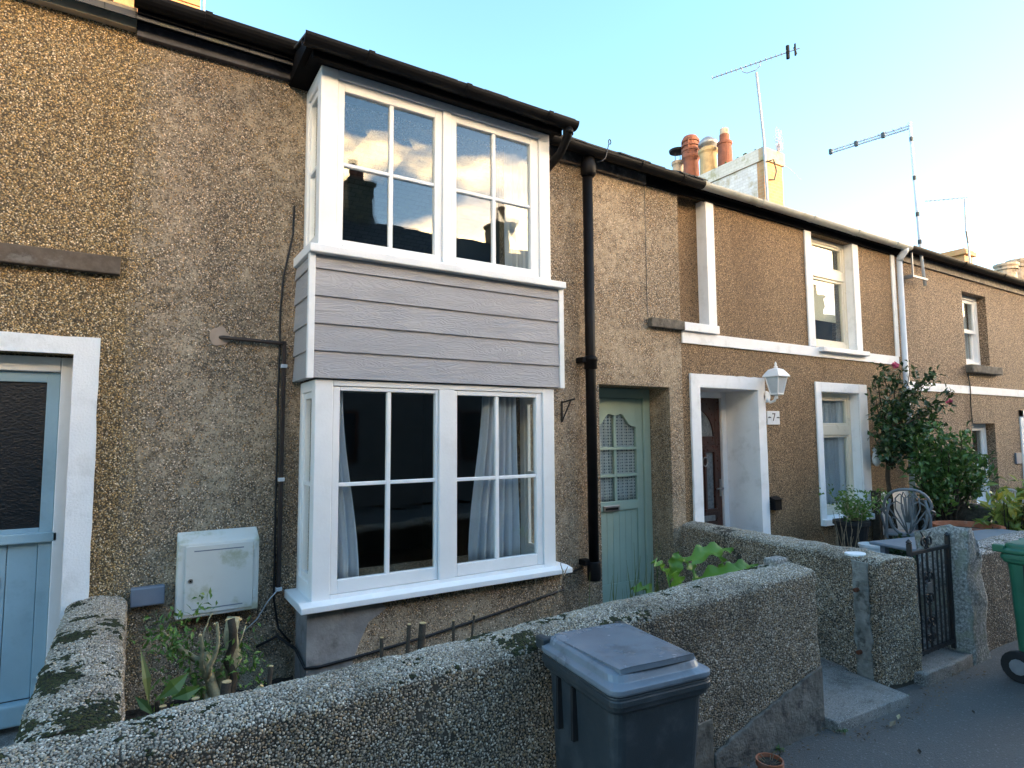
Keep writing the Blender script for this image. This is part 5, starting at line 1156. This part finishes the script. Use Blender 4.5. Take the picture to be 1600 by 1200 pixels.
# ------------------------------------------------------------------ number 7 yard
# camellia climbing the wall
t = thing('camellia', 'dark leaved camellia climbing beside the white downpipe', 'shrub', (7.95, -.2, .1))
mb = MB(); tips = []
limb(mb, (7.97, -.18, .1), (7.98, -.22, 1.25), .035, .025, .04); limb(mb, (7.98, -.22, 1.2), (8.12, -.28, 1.9), .024, .014, .06); limb(mb, (8.05, -.22, .1), (8.04, -.2, 1.2), .02, .015, .04)
for e in ((7.92, -.25, 2.42), (8.35, -.35, 2.45), (8.75, -.4, 2.35), (8.3, -.3, 2.15), (7.75, -.25, 2.05), (7.72, -.25, 1.80), (8.9, -.45, 2.0), (8.6, -.4, 1.85), (7.95, -.3, 1.75), (7.7, -.3, 1.43), (9.1, -.45, 2.15), (8.15, -.35, 2.36), (8.5, -.35, 2.28), (8.2, -.3, 1.95), (7.72, -.3, 2.28), (8.95, -.4, 2.38), (7.68, -.28, 1.62), (8.45, -.4, 1.65), (9.0, -.4, 1.72), (8.3, -.4, 1.45), (8.55, -.4, 1.5), (7.8, -.3, 1.55), (8.15, -.35, 1.35), (8.75, -.4, 1.95)):
    p = limb(mb, (8.03+random.uniform(-.05, .05), -.25, random.uniform(1.15, 1.75)), e, .012, .004, .08); tips += p[2:]
mb.build('trunk', m_darkbark, t, smooth=True)
mb = MB(); foliage(mb, tips, 1900, .09, .044, .115, .1); mb.build('crown', m_leafdark, t, kind='stuff')
for p in ((7.98, -.36, 2.46), (9.0, -.5, 2.02)):
    mb = MB()
    for k in range(14): mb.leaf(p, rv(), rv(), .05, .045, .2, .1)
    mb.build('flower', m_petal, t)
t = thing('laurel_bush', 'mid green bush in front of the far pebbledashed house', 'shrub', (8.6, -.55, .1))
mb = MB(); tips = []
for k in range(22):
    a = random.uniform(0, 6.28); e = (8.45+.62*math.cos(a)*random.uniform(.3, 1), -.60+.32*math.sin(a)*random.uniform(.3, 1), random.uniform(1.1, 1.72)-.18*abs(math.cos(a)))
    p = limb(mb, (8.5+random.uniform(-.05, .05), -.58, .1+random.uniform(0, .4)), e, .016, .004, .08); tips += p[4:]
for e in ((9.25, -.75, 1.25), (9.1, -.7, 1.1), (9.3, -.75, 1.1)): tips += limb(mb, (8.65, -.6, .6), e, .012, .004, .06)[3:]
mb.build('trunk', m_darkbark, t, smooth=True)
mb = MB(); foliage(mb, tips, 2200, .11, .046, .15, .7); mb.build('crown', m_leafmid, t, kind='stuff')
# potted shrub
t = thing('potted_shrub', 'leafy shrub in a dark pot under the tan house window', 'plant', (6.85, -.35, .1))
MB().lathe([(.13, 0), (.17, .26), (.19, .27), (.19, .31), (.16, .31)], 6.80, -.38, .35, 20).build('pot', m_rubber, t); MB().box(6.62, 6.98, -.52, -.22, .1, .35).build('pot_stand', m_stonesill, t, .01)
mb = MB(); tips = []
for k in range(26): tips += limb(mb, (6.80, -.38, .64), (6.83+random.gauss(0, .17), -.42+random.gauss(0, .12), random.uniform(.72, .98)), .007, .003, .08, 4, 5)[2:]
mb.build('stems', m_bark, t); mb = MB(); foliage(mb, tips, 620, .055, .03, .09, .4); mb.build('foliage', m_leafbright, t, kind='stuff')
t = thing('dead_twigs', 'dry dead twigs behind the dividing wall by the tan house', 'plant', (6.3, -.4, .1)); mb = MB()
for k in range(22): x = random.uniform(6.25, 6.6); limb(mb, (x, -.5, .1), (x+random.uniform(-.18, .15), -.5+random.uniform(-.1, .1), random.uniform(.5, .82)), .006, .002, .08, 4, 4)
mb.build('twigs', m_drytwig, t)
t = thing('bucket', 'white bucket standing below the potted shrub', 'bucket', (6.55, -.72, .1)); MB().lathe([(.09, 0), (.12, .24), (.13, .245), (.13, .27), (.115, .27), (.10, .05)], 6.5, -.75, .22, 20).build('pail', m_ceramic, t)
box('block', m_stonesill, t, 6.36, 6.64, -.88, -.62, .1, .22)
t = thing('ground_shrub', 'low dark leafy shrub at the foot of the leaning white panel', 'shrub', (7.2, -.7, .1)); mb = MB(); foliage(mb, [(7.1+random.uniform(-.3, .35), -.72+random.uniform(-.12, .12), random.uniform(.2, .45)) for k in range(20)], 700, .06, .03, .10); mb.build('foliage', m_leafdark, t, kind='stuff')
mb = MB()
for k in range(5): x = 6.9+k*.1; limb(mb, (x, -.7, .1), (x+random.uniform(-.1, .1), -.7, .4), .006, .003)
mb.build('stems', m_darkbark, t)
t = thing('spotted_shrub', 'yellow-green spotted leaf shrub at the right edge above the wall', 'shrub', (8.2, -1.35, .1)); mb = MB(); tips = []
for k in range(22): tips += limb(mb, (8.35, -1.3, .1), (8.40+random.gauss(0, .22), -1.32+random.gauss(0, .12), random.uniform(.5, 1.02)), .012, .004, .06, 4, 5)[2:]
mb.build('stems', m_darkbark, t); mb = MB(); foliage(mb, tips, 480, .15, .06, .13, .2); mb.build('crown', m_leafyellow, t, kind='stuff')
# white panel leaning on the wall
pn_ = thing('leaning_panel', 'white board leaning on the house wall behind the metal chair', 'board', (8.4, -.05, .1))
pn = MB().hexa([(7.98, -.10, .35), (8.80, -.10, .35), (8.80, -.07, .35), (7.98, -.07, .35)], [(7.98, -.035, .86), (8.80, -.035, .86), (8.80, -.005, .86), (7.98, -.005, .86)]).build('sheet', m_white, pn_, bev=.004)
box('edge_batten', m_darkbark, pn_, 7.90, 7.975, -.11, -.02, .1, .9)
# hanging white ornament
t = thing('wall_ornament', 'white ceramic ornament hanging on the wall under the camellia', 'ornament', (8.03, -.02, 1.3))
loft(MB(), [[(8.03+rx*math.cos(2*math.pi*k/12), -.05+ry*math.sin(2*math.pi*k/12), z) for k in range(12)] for rx, ry, z in ((.02, .015, 1.20), (.075, .035, 1.24), (.085, .04, 1.30), (.06, .035, 1.36), (.03, .025, 1.385))]).build('body', m_ceramic, t, smooth=True)
MB().lathe([(.005, -.03), (.035, -.01), (.038, .012), (.02, .03), (.004, .04)], 8.0, -.055, 1.405, 10).build('head', m_ceramic, t, smooth=True)
t = thing('bird_ornament', 'small white bird ornament behind the glass of the tan house window', 'ornament', (7.1, .17, 1.3))
loft(MB(), [[(7.06+dx+r_*math.cos(2*math.pi*k/8), .17+.012*math.sin(2*math.pi*k/8), z) for k in range(8)] for dx, r_, z in ((0, .004, 1.25), (.01, .035, 1.30), (.03, .03, 1.34), (.06, .018, 1.40), (.08, .003, 1.47))]).build('body', m_ceramic, t, smooth=True)
MB().leaf((7.07, .168, 1.30), (.9, 0, .05), (0, 1, 0), .12, .05, .05, .05).build('wing', m_ceramic, t)
# garden table
t = thing('garden_table', 'grey garden table behind the iron gate', 'table', (6.7, -1.55, .1)); TA = R(-10)
tb = place(MB().box(-.95, .95, -.28, .28, -.03, 0), (6.78, -1.48, .62), TA).build('table_top', m_tablegrey, t, .012)
for sx in (-.85, .85):
    for sy in (-.2, .2): place(MB().box(sx-.025, sx+.025, sy-.025, sy+.025, -.52, -.031), (6.78, -1.48, .62), TA).build('leg', m_tablegrey, t, .004)
# terracotta bowl
t = thing('terracotta_bowl', 'wide shallow terracotta bowl beyond the garden table', 'bowl', (7.75, -1.1, .1)); MB().lathe([(.20, 0), (.30, .22), (.33, .225), (.33, .26), (.29, .26), (.26, .20), (.001, .2)], 7.78, -1.10, .36, 28, False).build('bowl', m_terracotta, t); MB().lathe([(.16, 0), (.13, .1), (.16, .262)], 7.78, -1.10, .1, 16).build('pedestal', m_terracotta, t)
MB().lathe([(.26, .205), (.001, .22)], 7.78, -1.10, .36, 20, False).build('compost', m_soil, t)
# cast metal chair
def metal_chair(loc, rz):
    t = thing('garden_chair', 'grey cast metal garden chair with looped openwork back', 'chair', loc)
    def B(mb, name, **k): return place(mb, loc, rz).build(name, m_chairgrey, t, smooth=True, **k)
    # local: chair faces +y, back at y=-.2 ; z up
    def bk(u, z): return (u, -.20-.12*(z-.42), z)
    out = [bk(.215*math.copysign(abs(math.cos(a))**.8, math.cos(a))*(1.05 if math.sin(a) > 0 else .82), .66+.25*math.copysign(abs(math.sin(a))**.85, math.sin(a))) for a in [2*math.pi*k/28 for k in range(29)]]
    B(MB().tube(out, .016, 7), 'back_frame')
    for k, s in enumerate((-1, 1)):
        for w, top in ((.055, .88), (.115, .86), (.175, .78)):
            B(MB().tube([bk(s*.01, .43), bk(s*w*.5, .56), bk(s*w, .70), bk(s*w*.95, top-.05), bk(s*w*.6, top), bk(s*w*.25, top-.04), bk(s*w*.2, top-.15), bk(s*w*.1, .55)], .008, 5), 'back_loop')
        B(MB().tube([bk(s*.12, .50), bk(s*.155, .55), bk(s*.14, .60), bk(s*.11, .58)], .007, 5), 'back_loop')
        B(MB().tube([(s*.21, -.20, 0), (s*.205, -.20, .40), (s*.20, -.24, .62), (s*.16, -.27, .80)], .014, 6), 'leg')
        B(MB().tube([(s*.22, .22, 0), (s*.21, .20, .40)], .014, 6), 'leg')
        B(MB().tube([(s*.19, -.25, .70), (s*.25, -.10, .66), (s*.27, .10, .62), (s*.26, .22, .60), (s*.24, .24, .55), (s*.21, .20, .40)], .014, 6), 'arm')
    B(loft(MB(), [rrect(.42, .42, .08, .39), rrect(.44, .44, .08, .405), rrect(.42, .42, .08, .415)]), 'seat')
    return t
metal_chair((7.42, -.66, .1), R(-62))
# white wicker chair back over the low wall
t = thing('white_chair', 'white slatted chair back showing above the low rubble wall', 'chair', (10.1, -.6, .1))
for k in range(15):
    u = -1+2*k/14; h = .86-.10*u*u; MB().tube([(9.9+u*.16, -.75+u*.24, .45), (9.9+u*.17, -.77+u*.25, h)], .009, 5).build('slat', m_wicker, t)
MB().tube([(9.9+u*.17, -.77+u*.25, .86-.10*u*u) for u in [-1+k/7 for k in range(15)]], .014, 6).build('top_rail', m_wicker, t, smooth=True)
MB().box(9.72, 10.2, -1.0, -.5, .42, .45).build('seat', m_wicker, t, .01)
for x in (9.75, 10.17):
    for y in (-.97, -.53): MB().box(x-.02, x+.02, y-.02, y+.02, .1, .42).build('leg', m_wicker, t)

# ------------------------------------------------------------------ litter along the wall foot
mb = MB()
for k in range(260):
    x = random.uniform(2.2, 5.0); y = (-2.13 if x < 3.3 else -2.24)-abs(random.gauss(0, .07))
    if x > 4.2: y += .06
    mb.leaf((x, y, .012), (random.uniform(-1, 1), random.uniform(-1, 1), random.uniform(0, .4)), (0, 0, 1), random.uniform(.006, .03), random.uniform(.004, .014), .3, .2)
lt_ = tag(mb.build('leaf_litter', leaf_mat('litter', (.05,.035,.02), (.22,.15,.08), .9, .1)), 'brown grit and leaf crumbs along the foot of the front wall', 'litter', kind='stuff')
for i, (x, y) in enumerate(((3.36, -2.20), (4.10, -2.16), (2.9, -2.14))):
    mb = MB(); t = thing('weed_tuft', ['tiny weed at the foot of the wall end by the slab', 'tiny weed between the slab and the dividing wall', 'tiny weed under the cement plinth of the front wall'][i], 'weed', (x, y, 0), 'weeds at the wall foot')
    for k in range(24): a = random.uniform(0, 6.28); mb.leaf((x+random.gauss(0, .012), y+random.gauss(0, .012), .005), (math.cos(a), math.sin(a), random.uniform(.5, 1.6)), (0, 0, 1), random.uniform(.015, .04), .008, .2, .2)
    mb.build('leaves', m_leafmid, t, kind='stuff')
